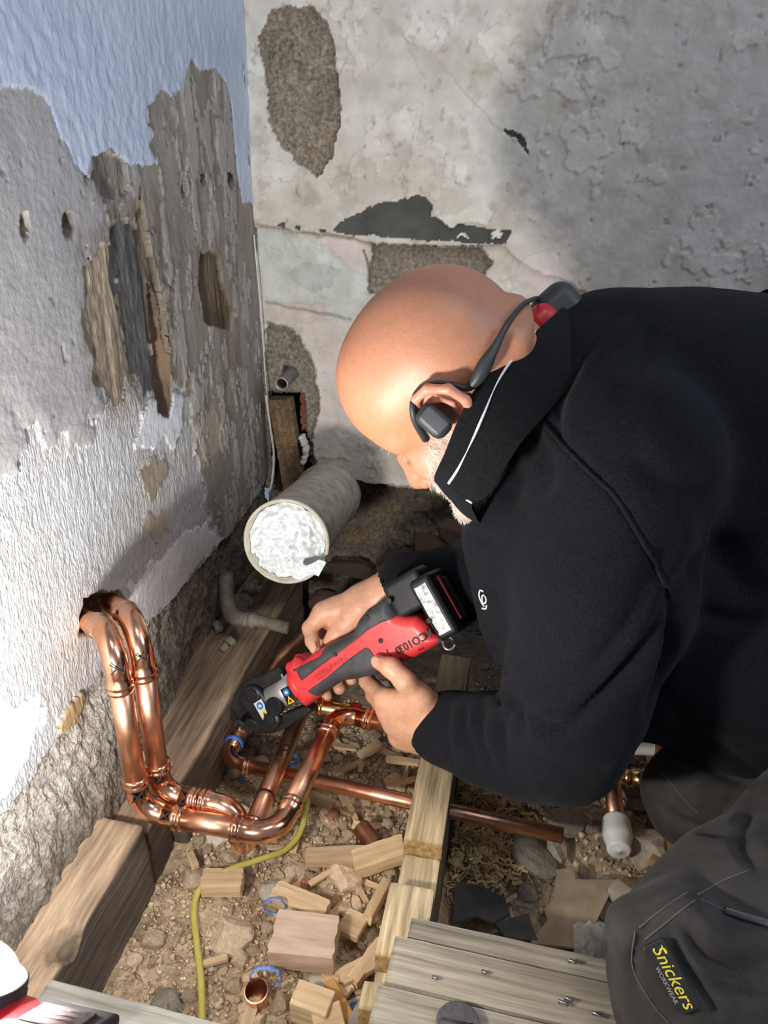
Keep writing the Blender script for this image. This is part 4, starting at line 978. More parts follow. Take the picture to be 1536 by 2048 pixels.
# board scraps in the right bay
def sheet(pts, z, th, m, label, name, catg, tilt=(0, 0)):
    q = [onz(x, y, z) for x, y in pts]; c = np.mean(q, 0); poly = [(p[0]-c[0], p[1]-c[1]) for p in q]
    if sum(poly[i][0]*poly[(i+1) % len(poly)][1]-poly[(i+1) % len(poly)][0]*poly[i][1] for i in range(len(poly))) < 0: poly = poly[::-1]
    v, f = prism(poly, 0, th, 0); me = mesh_np(name, v, f, (m,), False); o = obj(name, me); o.location = c; o.rotation_euler = (tilt[0], tilt[1], 0); return tag(o, label, catg)
m_slate = mat('dark_slate', (.05, .045, .045), (.09, .085, .08), rough=.8, scale=30, bump=.001)
m_hard = mat('brown_hardboard', (.27, .20, .13), (.40, .31, .215), rough=.85, scale=30, bump=.001)
sheet([(912, 1768), (960, 1775), (1010, 1800), (1018, 1832), (985, 1850), (950, 1836), (905, 1850)], -.128, .004, m_slate, 'dark slate scrap lying beside the joist in the right bay', 'slate_scrap', 'slate')
sheet([(990, 1850), (1055, 1830), (1075, 1885), (1010, 1880)], -.122, .004, m_slate, 'dark slate scrap wedged under the farthest floorboard', 'slate_scrap', 'slate')
sheet([(1112, 1745), (1145, 1742), (1150, 1765), (1232, 1768), (1166, 1898), (1060, 1885), (1095, 1840), (1088, 1820), (1108, 1800)], -.118, .004, m_hard, 'torn brown hardboard sheet in front of the floorboards', 'hardboard_scrap', 'board scrap', (.05, -.04))
m_clear = mat('clear_film', (.75, .78, .8), rough=.12, alpha=.35, scale=10)
A, B = np.meshgrid(np.linspace(-1, 1, 30), np.linspace(-1, 1, 26), indexing='ij'); pc = onz(1205, 1900, -.10)
v = np.stack([pc[0]+A*.035, pc[1]+B*.035+.01*A, pc[2]+crum(A+2, B+1, 270)*.012], -1).reshape(-1, 3)
wthing('plastic_film', v, grid_faces(30, 26), m_clear, 'scrap of clear crumpled plastic film beside the knee', 'plastic film')
# ---- copper offcuts and blue plastic curls
t = thing('copper_offcut', 'short open copper ring standing upright near the bottom edge', 'copper offcut', onz(513, 1998, -.13))
p = onz(513, 1985, -.112); up_ = unit([.05, -.22, 1]); v, f = cat([sweep([p-up_*.022, p+up_*.006], .0142, 28, False), sweep([p-up_*.022, p+up_*.006], .0128, 28, False)]); wpart('wall', v, f, m_cuf, t)
v, f = sweep([p+up_*.0060, p+up_*.0064], [.0142, .0128], 28, False); wpart('rim', v, f, m_cu, t); v, f = sweep([p-up_*.012, p-up_*.0115], .0126, 28); wpart('inner_stop', v, f, m_cud, t)
A = onz(722, 1655, -.115); B = onz(752, 1692, -.118); v, f = cat([sweep([A, B], .0135, 20, False), sweep([A, B], .012, 20, False)]); wthing('copper_offcut', v, f, m_cud, 'dull copper tube offcut lying on the rubble left of the joist', 'copper offcut')
def curl(px, py, pz, rpx, a0, a1, label, w=.0022, tilt=.5):
    c = onz(px, py, pz); r = rpx/FPX*1.0; an = np.linspace(D(a0), D(a1), 24); ex = CR; ey = unit(CU+CF*-tilt)
    pts = [c+ex*r*math.cos(t)+ey*r*math.sin(t)+np.array([0, 0, .0]) for t in an]; v, f = sweep(pts, [w*(.7+.5*math.sin(i)**2) for i in range(24)], 8, True, .35); wthing('plastic_curl', v, f, m_blue2, label, 'plastic curl')
m_blue2 = mat('blue_film', (.05, .14, .50), (.30, .42, .75), rough=.3, scale=90)
curl(549, 1812, -.108, 22, -20, 330, 'blue plastic curl above the left corner of the sawn block')
curl(532, 1955, -.10, 28, -60, 200, 'blue plastic curl looping over the upright copper ring', .003)
curl(690, 1992, -.112, 32, 170, 370, 'blue plastic curl between the cube end and the joist', .0042)
curl(582, 1520, -.11, 18, -100, 140, 'dark blue plastic curl between the flow pipe and the thick pipe', .006)
curl(495, 1556, -.11, 16, 60, 250, 'blue plastic curl under the thin copper branch', .0045)
curl(757, 1582, -.12, 5, 0, 330, 'tiny blue plastic crumb above the thin copper branch', .003)
# ================================================================== PRESS TOOL
def SDF_poly(S, poly, hw, r, k=.004, op='add', w0=0.0):
    """rounded extrusion of a polygon in the grid's own x,y, thickness along z"""
    X, Y, Z = np.meshgrid(*[(S.lo[i]+S.h*np.arange(S.n[i])) for i in range(3)], indexing='ij')
    d2 = poly_sd(X[:, :, 0], Y[:, :, 0], poly)[:, :, None]+r; dz = np.abs(Z-w0)-hw+r
    d = np.sqrt(np.maximum(d2, 0)**2+np.maximum(dz, 0)**2)+np.minimum(np.maximum(d2, dz), 0)-r
    if op == 'inter': S.v = np.maximum(S.v, d.astype(np.float32)); return S
    S._mix((slice(None),)*3, d.astype(np.float32), k, op); return S
SDF.poly = SDF_poly
tA = P(598.3, 1367.4, 1.130); tU = unit(P(895, 1200, 1.03)-P(490, 1425, 1.185))
tW = unit(-ray(690, 1310)); tW = unit(tW-tU*(tW@tU)); tV = np.cross(tW, tU)
tR = np.stack([tU, tV, tW], 1)
def T2(x, y, w=0.0):
    """crop pixel on the tool's side view -> local (u,v) on the plane offset w towards the room"""
    px, py = 460+x/3.072, 1120+y/3.072; o = tA+tW*w; r = ray(px, py); t = ((o-CC)@tW)/(r@tW); q = CC+r*t-o
    return (q@tU, q@tV)
def TP(x, y, w=0.0): u, v = T2(x, y, w); return tA+tU*u+tV*v+tW*w
def TPoly(pts, w=0.0): return [T2(x, y, w) for x, y in pts]
tool = thing('press_tool', 'red and black cordless pipe press tool held in both hands', 'press tool', tA)
m_tred = mat('tool_red', (.60, .030, .035), (.72, .055, .055), rough=.38, scale=25, bump=.0002)
m_trub = mat('tool_rubber', (.028, .029, .032), (.055, .057, .062), rough=.6, scale=50, bump=.0004, bscale=300)
m_tsteel = mat('tool_steel', (.62, .61, .59), (.78, .77, .75), rough=.32, metal=.75, scale=40, stretch=(1, .1, .1))
m_tjaw = mat('tool_black_steel', (.018, .018, .02), (.04, .04, .043), rough=.38, metal=.4, scale=50)
m_tblk = mat('tool_black_plastic', (.010, .010, .011), (.020, .020, .022), rough=.45, spec=.2, scale=50)
def tmesh(name, S, m, parent=tool, label=None, it=2):
    v, f = S.mesh(); v = smooth_mesh(v, f, it, .4); return wpart(name, v@tR.T+tA, f, m, parent, label)
def tpart(name, v, f, m, parent=tool, label=None, smooth=False): return wpart(name, np.asarray(v)@tR.T+tA, f, m, parent, label, smooth)
outl = TPoly([(376, 640), (384, 612), (410, 602), (428, 580), (452, 588), (480, 602), (545, 556), (600, 520), (700, 478), (790, 428), (828, 345), (880, 285), (985, 222), (1010, 220), (1032, 272), (1065, 318), (1110, 330), (1180, 330), (1235, 372), (1275, 432), (1345, 464), (1290, 510), (1180, 570), (1060, 630), (1000, 660), (900, 690), (800, 712), (715, 722), (640, 775), (545, 845), (508, 880), (492, 868), (465, 842), (428, 752)])
lo = np.array([min(p[0] for p in outl)-.012, min(p[1] for p in outl)-.012, -.040]); hi = np.array([max(p[0] for p in outl)+.012, max(p[1] for p in outl)+.012, .040])
def body_sdf(off): return SDF(lo, hi, .0017).poly([tuple(p) for p in outl], .028+off, .015+off, .001)
S = body_sdf(0); housing = tmesh('housing', S, m_tred, label='red plastic housing')
for nm, pts in (('upper_grip', [(398, 668), (470, 632), (548, 592), (566, 545), (545, 500), (780, 380), (820, 300), (985, 200), (1006, 256), (1062, 335), (1040, 352), (930, 385), (850, 430), (780, 490), (700, 550), (640, 592), (540, 665), (440, 745)]), ('lower_grip', [(475, 805), (600, 715), (710, 622), (830, 535), (858, 545), (882, 582), (925, 645), (1010, 640), (980, 720), (840, 760), (720, 780), (640, 820), (560, 880), (512, 842)])):
    g = body_sdf(.0013); X, Y, Z = np.meshgrid(*[(g.lo[i]+g.h*np.arange(g.n[i])) for i in range(2)]+[np.zeros(1)], indexing='ij')
    d2 = poly_sd(X[:, :, 0], Y[:, :, 0], TPoly(pts, .028)).astype(np.float32)[:, :, None]; g.v = np.maximum(g.v, np.broadcast_to(d2, g.v.shape)); tmesh(nm, g, m_trub, label='black rubber grip', it=1)
# collar, neck
uc = T2(425, 760)
def lathe_u(name, prof, vc, wc, m, label=None, parent=tool, n=36):
    v, f = sweep([(u, vc, wc) for u, _ in prof], [r for _, r in prof], n, True); return tpart(name, v, f, m, parent, label, True)
u0 = uc[0]; vc = uc[1]
lathe_u('collar', [(u0+.002, .0285), (u0+.003, .0300), (u0+.006, .0308), (u0+.010, .0308), (u0+.014, .030)], vc, 0, m_tred, 'red front collar')
uj = T2(250, 865)
lathe_u('neck', [(uj[0]-.012, .0185), (uj[0]-.010, .0208), (u0-.03, .0215), (u0-.006, .0228)], vc-.001, 0, m_tsteel, 'polished steel neck')
# jaws
def plate(name, pts, w0, w1, bev, m, parent=tool, label=None, wref=None):
    poly = TPoly(pts, (w0+w1)/2 if wref is None else wref)
    if sum(poly[i][0]*poly[(i+1) % len(poly)][1]-poly[(i+1) % len(poly)][0]*poly[i][1] for i in range(len(poly))) < 0: poly = poly[::-1]
    v, f = prism(poly, w0, w1, bev, 2); return tpart(name, v, f, m, parent, label)
plate('jaw_arm', [(28, 905), (48, 810), (90, 752), (150, 712), (215, 698), (262, 672), (312, 648), (338, 662), (362, 722), (310, 745), (258, 768), (205, 792), (180, 850), (150, 905), (108, 940), (95, 965), (70, 955), (45, 985), (28, 960)], -.013, .011, .003, m_tjaw, label='black steel jaw')
plate('jaw_arm', [(58, 985), (82, 965), (108, 985), (125, 960), (165, 962), (222, 1000), (300, 962), (352, 932), (425, 905), (492, 882), (520, 905), (500, 938), (430, 975), (362, 1022), (282, 1052), (180, 1048), (100, 1025)], -.013, .011, .003, m_tjaw, label='black steel jaw')
def capsule(p, q, r, n=12):
    p = np.array(p, float); q = np.array(q, float); a0 = math.atan2(q[1]-p[1], q[0]-p[0]); out = []
    for t in np.linspace(a0-math.pi/2, a0+math.pi/2, n): out.append((q[0]+r*math.cos(t), q[1]+r*math.sin(t)))
    for t in np.linspace(a0+math.pi/2, a0+3*math.pi/2, n): out.append((p[0]+r*math.cos(t), p[1]+r*math.sin(t)))
    return out
lk = plate('link_plate', capsule((135, 835), (245, 985), 66), .0115, .0215, .003, m_tjaw)
for x, y in ((130, 830), (245, 988)):
    for r, a, b, m_ in ((.0125, .0215, .0228, m_tjaw), (.0085, .0228, .0255, m_tblk)):
        c = T2(x, y, .0235); v, f = sweep([(c[0], c[1], a), (c[0], c[1], b-.0006), (c[0], c[1], b)], [r, r, r*.88], 24); tpart('pin', v, f, m_, lk)
c = T2(270, 902, .024); v, f = sweep([(c[0], c[1], .018), (c[0], c[1], .0265), (c[0], c[1], .0275)], [.0142, .0142, .0128], 28); tpart('bolt', v, f, m_tblk, tool, 'round black bolt')
for x, y in ((312, 688), (470, 906)):
    c = T2(x, y, .011); v, f = sweep([(c[0], c[1], .010), (c[0], c[1], .0115)], .0032, 14); tpart('rivet', v, f, m_tblk)
m_lab = mat('label_grey', (.62, .62, .60), rough=.35); m_lblue = mat('label_blue', (.02, .16, .55), rough=.4); m_lyel = mat('label_yellow', (.75, .52, .03), rough=.4)
def sticker(c0, c1, half, w, base, nm):
    a = np.array(T2(*c0, w)); b = np.array(T2(*c1, w)); d = unit(b-a); n_ = np.array([-d[1], d[0]]); q = [a-n_*half, b-n_*half, b+n_*half, a+n_*half]
    v, f = prism([tuple(x) for x in q], w-.0004, w, 0); s = tpart(nm, v, f, base, tool)
    L = np.linalg.norm(b-a); cc = a+d*L*.28; v, f = prism([(cc[0]+half*.7*math.cos(t), cc[1]+half*.7*math.sin(t)) for t in np.linspace(0, 2*math.pi, 20, endpoint=False)], w, w+.0003, 0); tpart('blue_symbol', v, f, m_lblue, s)
    v, f = prism([(cc[0]+half*.28*math.cos(t)*(1.6 if t > 3 else 1), cc[1]+half*.3*math.sin(t)) for t in np.linspace(0, 2*math.pi, 12, endpoint=False)], w+.0003, w+.0005, 0); tpart('white_figure', v, f, m_lab, s)
    cc = a+d*L*.72; tri = [cc+d*half*.75+n_*half*.8, cc+d*half*.75-n_*half*.8, cc-d*half*.7]
    v, f = prism([tuple(x) for x in tri], w, w+.0003, 0); tpart('yellow_triangle', v, f, m_lyel, s)
    v, f = prism([tuple(cc+d*half*.3+(x-cc-d*half*.3)*.45) for x in tri], w+.0003, w+.0005, 0); tpart('black_sign', v, f, m_tblk, s)
sticker((168, 868), (225, 968), .0082, .0222, m_lab, 'warning_label')
sticker((332, 785), (382, 885), .0078, .0226, m_tblk, 'warning_label')
# battery
bU, bV = T2(1180, 260)
S = SDF((bU-.06, bV-.075, -.05), (bU+.085, bV+.075, .05), .0018)
I3 = np.eye(3); c1 = T2(1120, 215); S.rbox((c1[0]+.002, c1[1]+.004, -.002), I3, (.030, .026, .022), .007)
neckb = tmesh('battery_neck', S, m_tblk)
S = SDF((bU-.06, bV-.085, -.05), (bU+.10, bV+.085, .05), .0018); c2 = T2(1262, 318, .022)
S.rbox((c2[0]+.001, c2[1]+.006, -.004), I3, (.0165, .0445, .030), .007); S.rbox((c2[0]+.016, c2[1]+.006, -.004), I3, (.004, .030, .016), .003, .004)
pack = tmesh('battery_pack', S, m_tblk, label='black slide battery')
v, f = box(.019, .070, .0008, .0003); tpart('silver_label', v+np.array([c2[0], c2[1]+.005, .0264]), f, mat('worn_silver', (.10, .10, .10), (.46, .47, .47), rough=.45, metal=.3, scale=160), pack)
v, f = box(.0012, .064, .0065, .0003); tpart('red_stripe', v+np.array([c2[0]+.0206, c2[1]+.008, .004]), f, m_tred, pack, 'red stripe')
v, f = box(.002, .060, .010, .0006); tpart('vent_recess', v+np.array([c2[0]+.0195, c2[1]+.006, -.016]), f, mat('grey_black', (.06, .06, .065), rough=.5), pack)
# lettering, screws, slots
def ttext(s, size, at, w, m, label, dirv=(-1, 0), dep=.0002):
    v, f = text_mesh(s, size, dep, 0, size*.022); c = T2(*at, w); d = unit(np.array(dirv)); n_ = np.array([-d[1], d[0]])
    q = np.zeros_like(v); q[:, :2] = np.array(c)+v[:, :1]*d+v[:, 1:2]*n_; q[:, 2] = w+v[:, 2]; return tpart('lettering', q, f, m, housing, label)
ttext('ACO103', .0150, (1138, 496), .0284, m_ink, 'ACO103 in black')
c = T2(1036, 552, .028); v, f = sweep([(c[0], c[1], .0278), (c[0], c[1], .0284)], .0052, 20); tpart('wireless_symbol', v, f, m_ink, housing); 
v, f = cat([sweep([(c[0]+a*.0028, c[1]+b*.0034, .0286), (c[0]+e*.0028, c[1]+g*.0034, .0286)], .0004, 5) for a, b, e, g in ((-.6, -.5, .6, .5), (.6, .5, 0, 1), (0, 1, 0, -1), (0, -1, .6, -.5), (.6, -.5, -.6, .5))]); tpart('wireless_lines', v, f, m_tred, housing)
ttext('NovoPRESS', .0125, (618, 662), .0283, mat('emboss_red', (.34, .02, .02), rough=.5), 'embossed maker name', dirv=(T2(520, 725, .028)[0]-T2(700, 600, .028)[0], T2(520, 725, .028)[1]-T2(700, 600, .028)[1]))
for x, y, r in ((645, 578, .0038), (840, 360, .0042), (975, 252, .0042), (925, 497, .0036), (1222, 374, .0036), (1285, 497, .003), (395, 676, .0016)):
    c = T2(x, y, .029); zz = .0288 if x not in (1285,) else .0272; v, f = sweep([(c[0], c[1], zz-.004), (c[0], c[1], zz+.0004)], r, 16); tpart('screw_hole', v, f, m_ink, housing)
for a, b, r in (((960, 548), (975, 575), .0012), ((982, 582), (990, 592), .0012), ((1238, 395), (1252, 420), .0015), ((1262, 432), (1275, 450), .0015), ((1160, 548), (1166, 558), .001), ((1178, 540), (1184, 550), .001), ((1045, 603), (1060, 618), .0012)):
    p, q = T2(*a, .028), T2(*b, .028); v, f = sweep([(p[0], p[1], .0278), (q[0], q[1], .0278)], r, 8); tpart('vent_slot', v, f, m_ink, housing)
# trigger hump
S = SDF((u0-.01, vc, -.02), (u0+.07, vc+.07, .03), .0016); a = T2(420, 600); b = T2(470, 612); S.cap((a[0], a[1]-.002, .0), (b[0], b[1]-.004, .0), .008, .007, .005); tmesh('trigger', S, m_tred)
# lanyard ring at the rear
c = TP(1340, 505, .0); an = np.linspace(0, 5.6, 18); v, f = sweep([c+tU*.008*math.cos(t)+tV*.010*math.sin(t)+tW*.003*math.sin(2*t) for t in an], .0016, 8); wpart('lanyard_ring', v, f, m_tsteel, tool)
# ================================================================== PERSON
from mathutils.bvhtree import BVHTree
def CV(r, u, t): return r*CR+u*CU-t*CF                    # camera-aligned vector (right, up, toward)
hL = unit(CV(-.10, -.55, .83)); hF = CV(-.60, -.80, -.0); hF = unit(hF-hL*(hF@hL)); hU = np.cross(hF, hL)
hC = P(862, 742, .84)
HR = np.stack([hF, hL, hU], 1)
def H(f, l, u): return hC+hF*f+hL*l+hU*u
def inH(v): return (v-hC)@HR
def head():
    S = SDF(hC-.24, hC+.24, .0024)
    S.ell(H(-.006, 0, .012), HR, (.100, .078, .088), .01)
    S.ell(H(-.040, 0, .005), HR, (.068, .074, .074), .03)           # occiput
    S.ell(H(.040, 0, .010), HR, (.058, .064, .068), .03)            # forehead
    S.ell(H(.045, 0, -.065), HR, (.052, .058, .075), .03)           # mid face
    S.ell(H(.052, 0, -.115), HR, (.042, .046, .045), .025)          # jaw
    for s in (1, -1):
        S.cap(H(-.005, s*.058, -.075), H(.060, s*.030, -.138), .016, .016, .03)
        S.cap(H(.078, s*.012, -.012), H(.066, s*.050, -.014), .012, .012, .016)   # brow
        S.ell(H(.062, s*.040, -.062), HR, (.024, .022, .020), .02)          # cheekbone
        S.ell(H(.094, s*.033, -.036), HR, (.018, .018, .014), .014, 'sub')  # socket
        S.ell(H(.070, s*.034, -.036), HR, (.014, .015, .0135), .005)        # closed lid
        S.cap(H(.0845, s*.024, -.043), H(.080, s*.046, -.042), .0016, .0013, .003, 'sub')
    S.cap(H(.062, .046, -.045), H(.058, .056, -.040), .0010, .001, .003, 'sub')
    S.chain([H(.084, 0, -.026), H(.097, 0, -.050), H(.112, 0, -.080)], [.0105, .0110, .0138], .012)      # nose
    for s in (1, -1):
        S.ell(H(.098, s*.015, -.084), HR, (.015, .009, .010), .006); S.ell(H(.1025, s*.0115, -.0945), HR, (.0065, .0042, .006), .002, 'sub')
    S.ell(H(.086, 0, -.108), HR, (.016, .026, .014), .014); S.ell(H(.084, 0, -.126), HR, (.014, .024, .010), .010)
    S.cap(H(.098, -.022, -.1165), H(.098, .022, -.1165), .002, .002, .004, 'sub')
    S.ell(H(.084, 0, -.150), HR, (.026, .028, .022), .018); S.cap(H(.094, .010, -.150), H(.094, -.010, -.150), .020, .020, .014)
    # neck with rolls
    nb = P(1075, 765, .92)
    S.chain([H(-.045, 0, -.035), H(-.062, -.006, -.095), nb], [.060, .052, .044], .02)
    S.cap(H(-.095, .035, -.030), H(-.100, -.035, -.030), .018, .018, .018)
    S.cap(H(-.112, .045, -.048), H(-.115, -.045, -.048), .004, .004, .005, 'sub')
    # ear (left, towards the room) and a plain mirrored one
    for s in (1, -1):
        e = lambda f, u, o=0: H(-.000+f*1.05, s*(.074+o), -.014+u*1.05)
        S.ell(e(-.008, -.002, .006), HR, (.024, .008, .030), .006)
        S.chain([e(.012, -.010, .004), e(.014, .010, .010), e(.002, .026, .016), e(-.016, .026, .021), e(-.030, .012, .024), e(-.032, -.008, .022), e(-.022, -.026, .016), e(-.008, -.036, .012), e(.002, -.030, .008)], [.004, .0046, .0050, .0052, .0052, .005, .0055, .0065, .006], .0035)
        S.chain([e(.000, .010, .012), e(-.014, .012, .017), e(-.020, -.002, .017), e(-.012, -.018, .013)], [.0032, .0036, .0036, .0036], .003)
        S.ell(e(-.006, -.006, .012), HR, (.010, .010, .013), .003, 'sub'); S.cap(e(-.004, .019, .016), e(-.024, .008, .022), .0030, .0030, .003, 'sub')
        S.ell(e(.007, -.008, .010), HR, (.005, .005, .007), .003)
    return S
S = head(); hv, hf = S.mesh(); hv = smooth_mesh(hv, hf, 2, .4)
# ---- arms and hands
def hand_L():
    pts = [TP(905, 618, .036), TP(1300, 1150, -.08), TP(760, 600, -.09), P(900, 1470, 1.04)]
    S = SDF(np.min(pts, 0)-.05, np.max(pts, 0)+.05, .0017); k = .006
    wr = TP(1265, 985, .008); 
    S.chain([TP(912, 628, .0385), TP(990, 662, .050), TP(1075, 745, .052), TP(1165, 850, .034), wr], [.0098, .0118, .0128, .0175, .025], .010)
    S.ell(TP(892, 618, .0440), frame(TP(990, 662, .05)-TP(912, 628, .0385), tW), (.0078, .0062, .0035), .003)
    mcp = [TP(945, 850, .024), TP(968, 930, .020), TP(1000, 1010, .012), TP(1045, 1080, .0)]
    pip = [TP(845, 745, -.012), TP(885, 830, -.028), TP(925, 920, -.036), TP(975, 1005, -.042)]
    dip = [TP(805, 665, -.040), TP(835, 735, -.058), TP(875, 820, -.064), TP(930, 910, -.066)]
    tip = [TP(800, 610, -.052), TP(815, 670, -.072), TP(850, 750, -.078), TP(905, 850, -.078)]
    rs = [(.0135, .0112, .0095, .0088), (.0138, .0112, .0095, .0088), (.013, .0105, .009, .0084), (.0115, .0092, .008, .0074)]
    for a, b, c, d, r in zip(mcp, pip, dip, tip, rs):
        S.chain([wr*.35+a*.65, a], [.017, r[0]], .016); S.chain([wr, wr*.35+a*.65], [.020, .017], .018); S.chain([a, b, c, d], r, k)
    S.chain([wr, TP(1180, 1090, -.012), TP(1060, 1085, -.005)], [.022, .020, .016], .016)
    S.chain([TP(1190, 905, .020), TP(1085, 880, .030), TP(985, 860, .030)], [.018, .014, .012], .016)
    S.chain([wr, P(905, 1462, 1.035), P(980, 1478, .985)], [.0265, .030, .034], .02)
    S.chain([wr+tV*-.018, P(900, 1475, 1.04)], [.018, .022], .02)
    return S
def hand_R():
    pts = [TP(1200, 60, -.12), TP(430, 880, .02), TP(760, 500, -.10)]
    S = SDF(np.min(pts, 0)-.05, np.max(pts, 0)+.05, .0017); k = .006
    wr = TP(830, 270, -.052)
    mcp = [TP(575, 325, -.030), TP(612, 345, -.048), TP(660, 372, -.062), TP(715, 400, -.070)]
    S.chain([mcp[0], TP(492, 418, -.018), TP(505, 500, -.004), TP(522, 545, .004)], [.0132, .0112, .0096, .0082], k)
    S.ell(TP(500, 520, .006), tR, (.006, .006, .003), .002)
    for m0, p1, p2, tp, r in ((mcp[1], TP(545, 470, -.056), TP(550, 690, -.052), TP(592, 838, -.030), (.0135, .0115, .0100, .0092)), (mcp[2], TP(610, 480, -.066), TP(635, 660, -.060), TP(672, 790, -.034), (.0132, .0112, .0098, .0092)), (mcp[3], TP(690, 480, -.070), TP(715, 620, -.062), TP(745, 735, -.036), (.012, .0100, .0090, .0084))):
        S.chain([m0, p1, p2, tp], r, k)
    for a in mcp: S.chain([wr, wr*.35+a*.65, a], [.022, .017, .0135], .016)
    S.chain([TP(800, 300, -.035), TP(715, 400, -.030), TP(650, 465, -.026), TP(615, 500, -.022)], [.018, .0145, .0118, .0095], .010)
    S.chain([wr, TP(980, 200, -.062), TP(1120, 130, -.075)], [.0255, .029, .034], .02)
    return S
pv, pf_, n0 = [hv], [hf], len(hv)
hands = []
for fn in (hand_L, hand_R):
    v, f = fn().mesh(); v = smooth_mesh(v, f, 2, .4); hands.append(v); pv.append(v); pf_.append(f+n0); n0 += len(v)
# chest, arms and pelvis inside the clothes keep the figure one body
def torso():
    S = SDF(P(1250, 1100, 1.0)-.55, P(1250, 1100, 1.0)+.55, .011)
    S.chain([P(1130, 770, .90), P(1250, 960, .95), P(1500, 1080, 1.0), P(1700, 1250, 1.02)], [.06, .09, .11, .11], .05)
    S.chain([P(1240, 890, .82), P(1190, 1200, .83), P(1150, 1478, .87), P(980, 1478, .985)], [.05, .045, .040, .033], .03)
    S.chain([P(1150, 850, 1.0), P(1080, 1050, 1.03), P(960, 1150, 1.1), TP(1120, 130, -.075)], [.05, .045, .04, .032], .03)
    return S
v, f = torso().mesh(); pv.append(v); pf_.append(f+n0); n0 += len(v)
bv = np.concatenate(pv); bf = np.concatenate(pf_)
# skin colouring (stubble, flush, weathering are the skin's own; crown shade is painted in)
nh = len(hv); q = inH(hv); F_, L_, U_ = q[:, 0], q[:, 1], q[:, 2]
base = np.array([.54, .245, .135]); c = np.tile(base, (len(bv), 1))
nz = fbm3(hv*45, 400, 3); nz2 = fbm3(hv*160, 404, 2)
hc = np.tile(base, (nh, 1))*(1+.07*nz+.05*nz2)[:, None]
hc = mixc(hc, sstep(.0, .09, -F_+U_*.9)*.55, (.34, .155, .10))                # shaven crown stubble, with shade painted over crown and nape
hc = mixc(hc, sstep(.2, .6, fbm3(hv*22, 410, 3))*.25*sstep(-.02, .03, U_), (.36, .17, .12))
nose = np.exp(-(((F_-.105)/.02)**2+(L_/.02)**2+((U_+.075)/.025)**2)); hc = mixc(hc, nose*.6, (.62, .28, .21))
cheek = np.exp(-(((F_-.07)/.03)**2+((U_+.055)/.03)**2)); hc = mixc(hc, cheek*.5, (.62, .30, .22))
ear = sstep(.078, .088, np.abs(L_))*sstep(-.07, -.05, F_)*sstep(.01, -.0, F_); hc = mixc(hc, ear*.6, (.60, .26, .19))
beard = sstep(.006, -.014, U_+.006+(F_-.012)*.92+.006*nz)*sstep(-.012, .004, F_+.012)*(1-nose)
beard = beard*sstep(.080, .074, np.abs(L_)); beard = np.maximum(beard, sstep(-.096, -.104, U_)*sstep(.06, .075, F_)); hc = mixc(hc, beard*(.72+.35*nz2), (.64, .55, .48))
hc = mixc(hc, np.exp(-(((F_-.1)/.004)**2+((np.abs(L_)-.0105)/.004)**2+((U_+.088)/.005)**2))*.85, (.12, .04, .03))
lid = np.exp(-(((U_+.043)/.0035)**2))*sstep(.05, .06, F_)*sstep(.016, .02, np.abs(L_))*sstep(.056, .05, np.abs(L_)); hc = mixc(hc, lid*.7, (.20, .10, .08))
c[:nh] = hc
i0 = nh
for v in hands:
    z = fbm3(v*70, 420, 3); z2 = fbm3(v*200, 424, 2); k = np.tile(np.array([.64, .345, .22]), (len(v), 1))*(1+.10*z+.08*z2)[:, None]; k = mixc(k, sstep(.25, .6, fbm3(v*38, 430, 2))*.35, (.58, .24, .18)); c[i0:i0+len(v)] = k; i0 += len(v)
m_skin = mat('skin', (.93, .93, .93), (1.06, 1.05, 1.04), rough=.44, scale=160, bump=.0003, bscale=420, attr=True, sss=.06, spec=.45)
base_o = P(1400, 1400, 1.0)
me = mesh_np('person', bv-base_o, bf, (m_skin,)); set_col(me, np.clip(c, .01, 1)); me.update()
person = obj('person', me); person.location = base_o
tag(person, 'bald man with white stubble kneeling and bending over, gripping the press tool in both hands', 'person')
# nails
for pt, ax_, up_ in ((TP(896, 619, .0468), TP(990, 662, .05)-TP(912, 628, .0385), tW), (TP(516, 535, .0115), TP(522, 545, .004)-TP(492, 440, -.018), unit(tW*.9-tU*.3))):
    Rn = frame(ax_, up_); v, f = box(.011, .0095, .0016, .0007, 2); v[:, 2] -= (v[:, 1]/.0095)**2*.0035; wpart('nail', xf(v, Rn, pt), f, mat('finger_nail', (.66, .44, .36), rough=.3), person)
hb = BVHTree.FromPolygons(hv.tolist(), hf.tolist())
# beard and brow hair: short strands standing on the skin
def hairs(name, mask, n, Lr, wd, m, lean, label):
    nrm = vnormals(hv, hf); p = np.clip(mask, 0, 1); p = p/p.sum(); ix = rng.choice(nh, n, p=p); b = hv[ix]+rng.normal(size=(n, 3))*.0008; d = nrm[ix]*.8+lean+rng.normal(size=(n, 3))*.35
    d = d/np.linalg.norm(d, axis=1)[:, None]; L = rng.uniform(*Lr, n)[:, None]; sd = np.cross(d, rng.normal(size=(n, 3))); sd = sd/np.linalg.norm(sd, axis=1)[:, None]*wd
    v = np.stack([b-sd, b+sd, b+d*L*.6+sd*.6+lean*L*.15, b+d*L+lean*L*.4], 1).reshape(-1, 3); f = (np.array([[0, 1, 2, 3]])+4*np.arange(n)[:, None]); o = wpart(name, v, f, m, person, label); o['kind'] = 'stuff'; return o
m_hair = mat('white_whisker', (.62, .58, .52), (.82, .80, .76), rough=.5, scale=100)
hairs('beard', beard*sstep(.078, .072, np.abs(L_))*(.8+sstep(-.11, -.14, U_)), 9500, (.003, .0068), .00028, m_hair, -hU*.6+hF*.1, 'short white stubble beard')
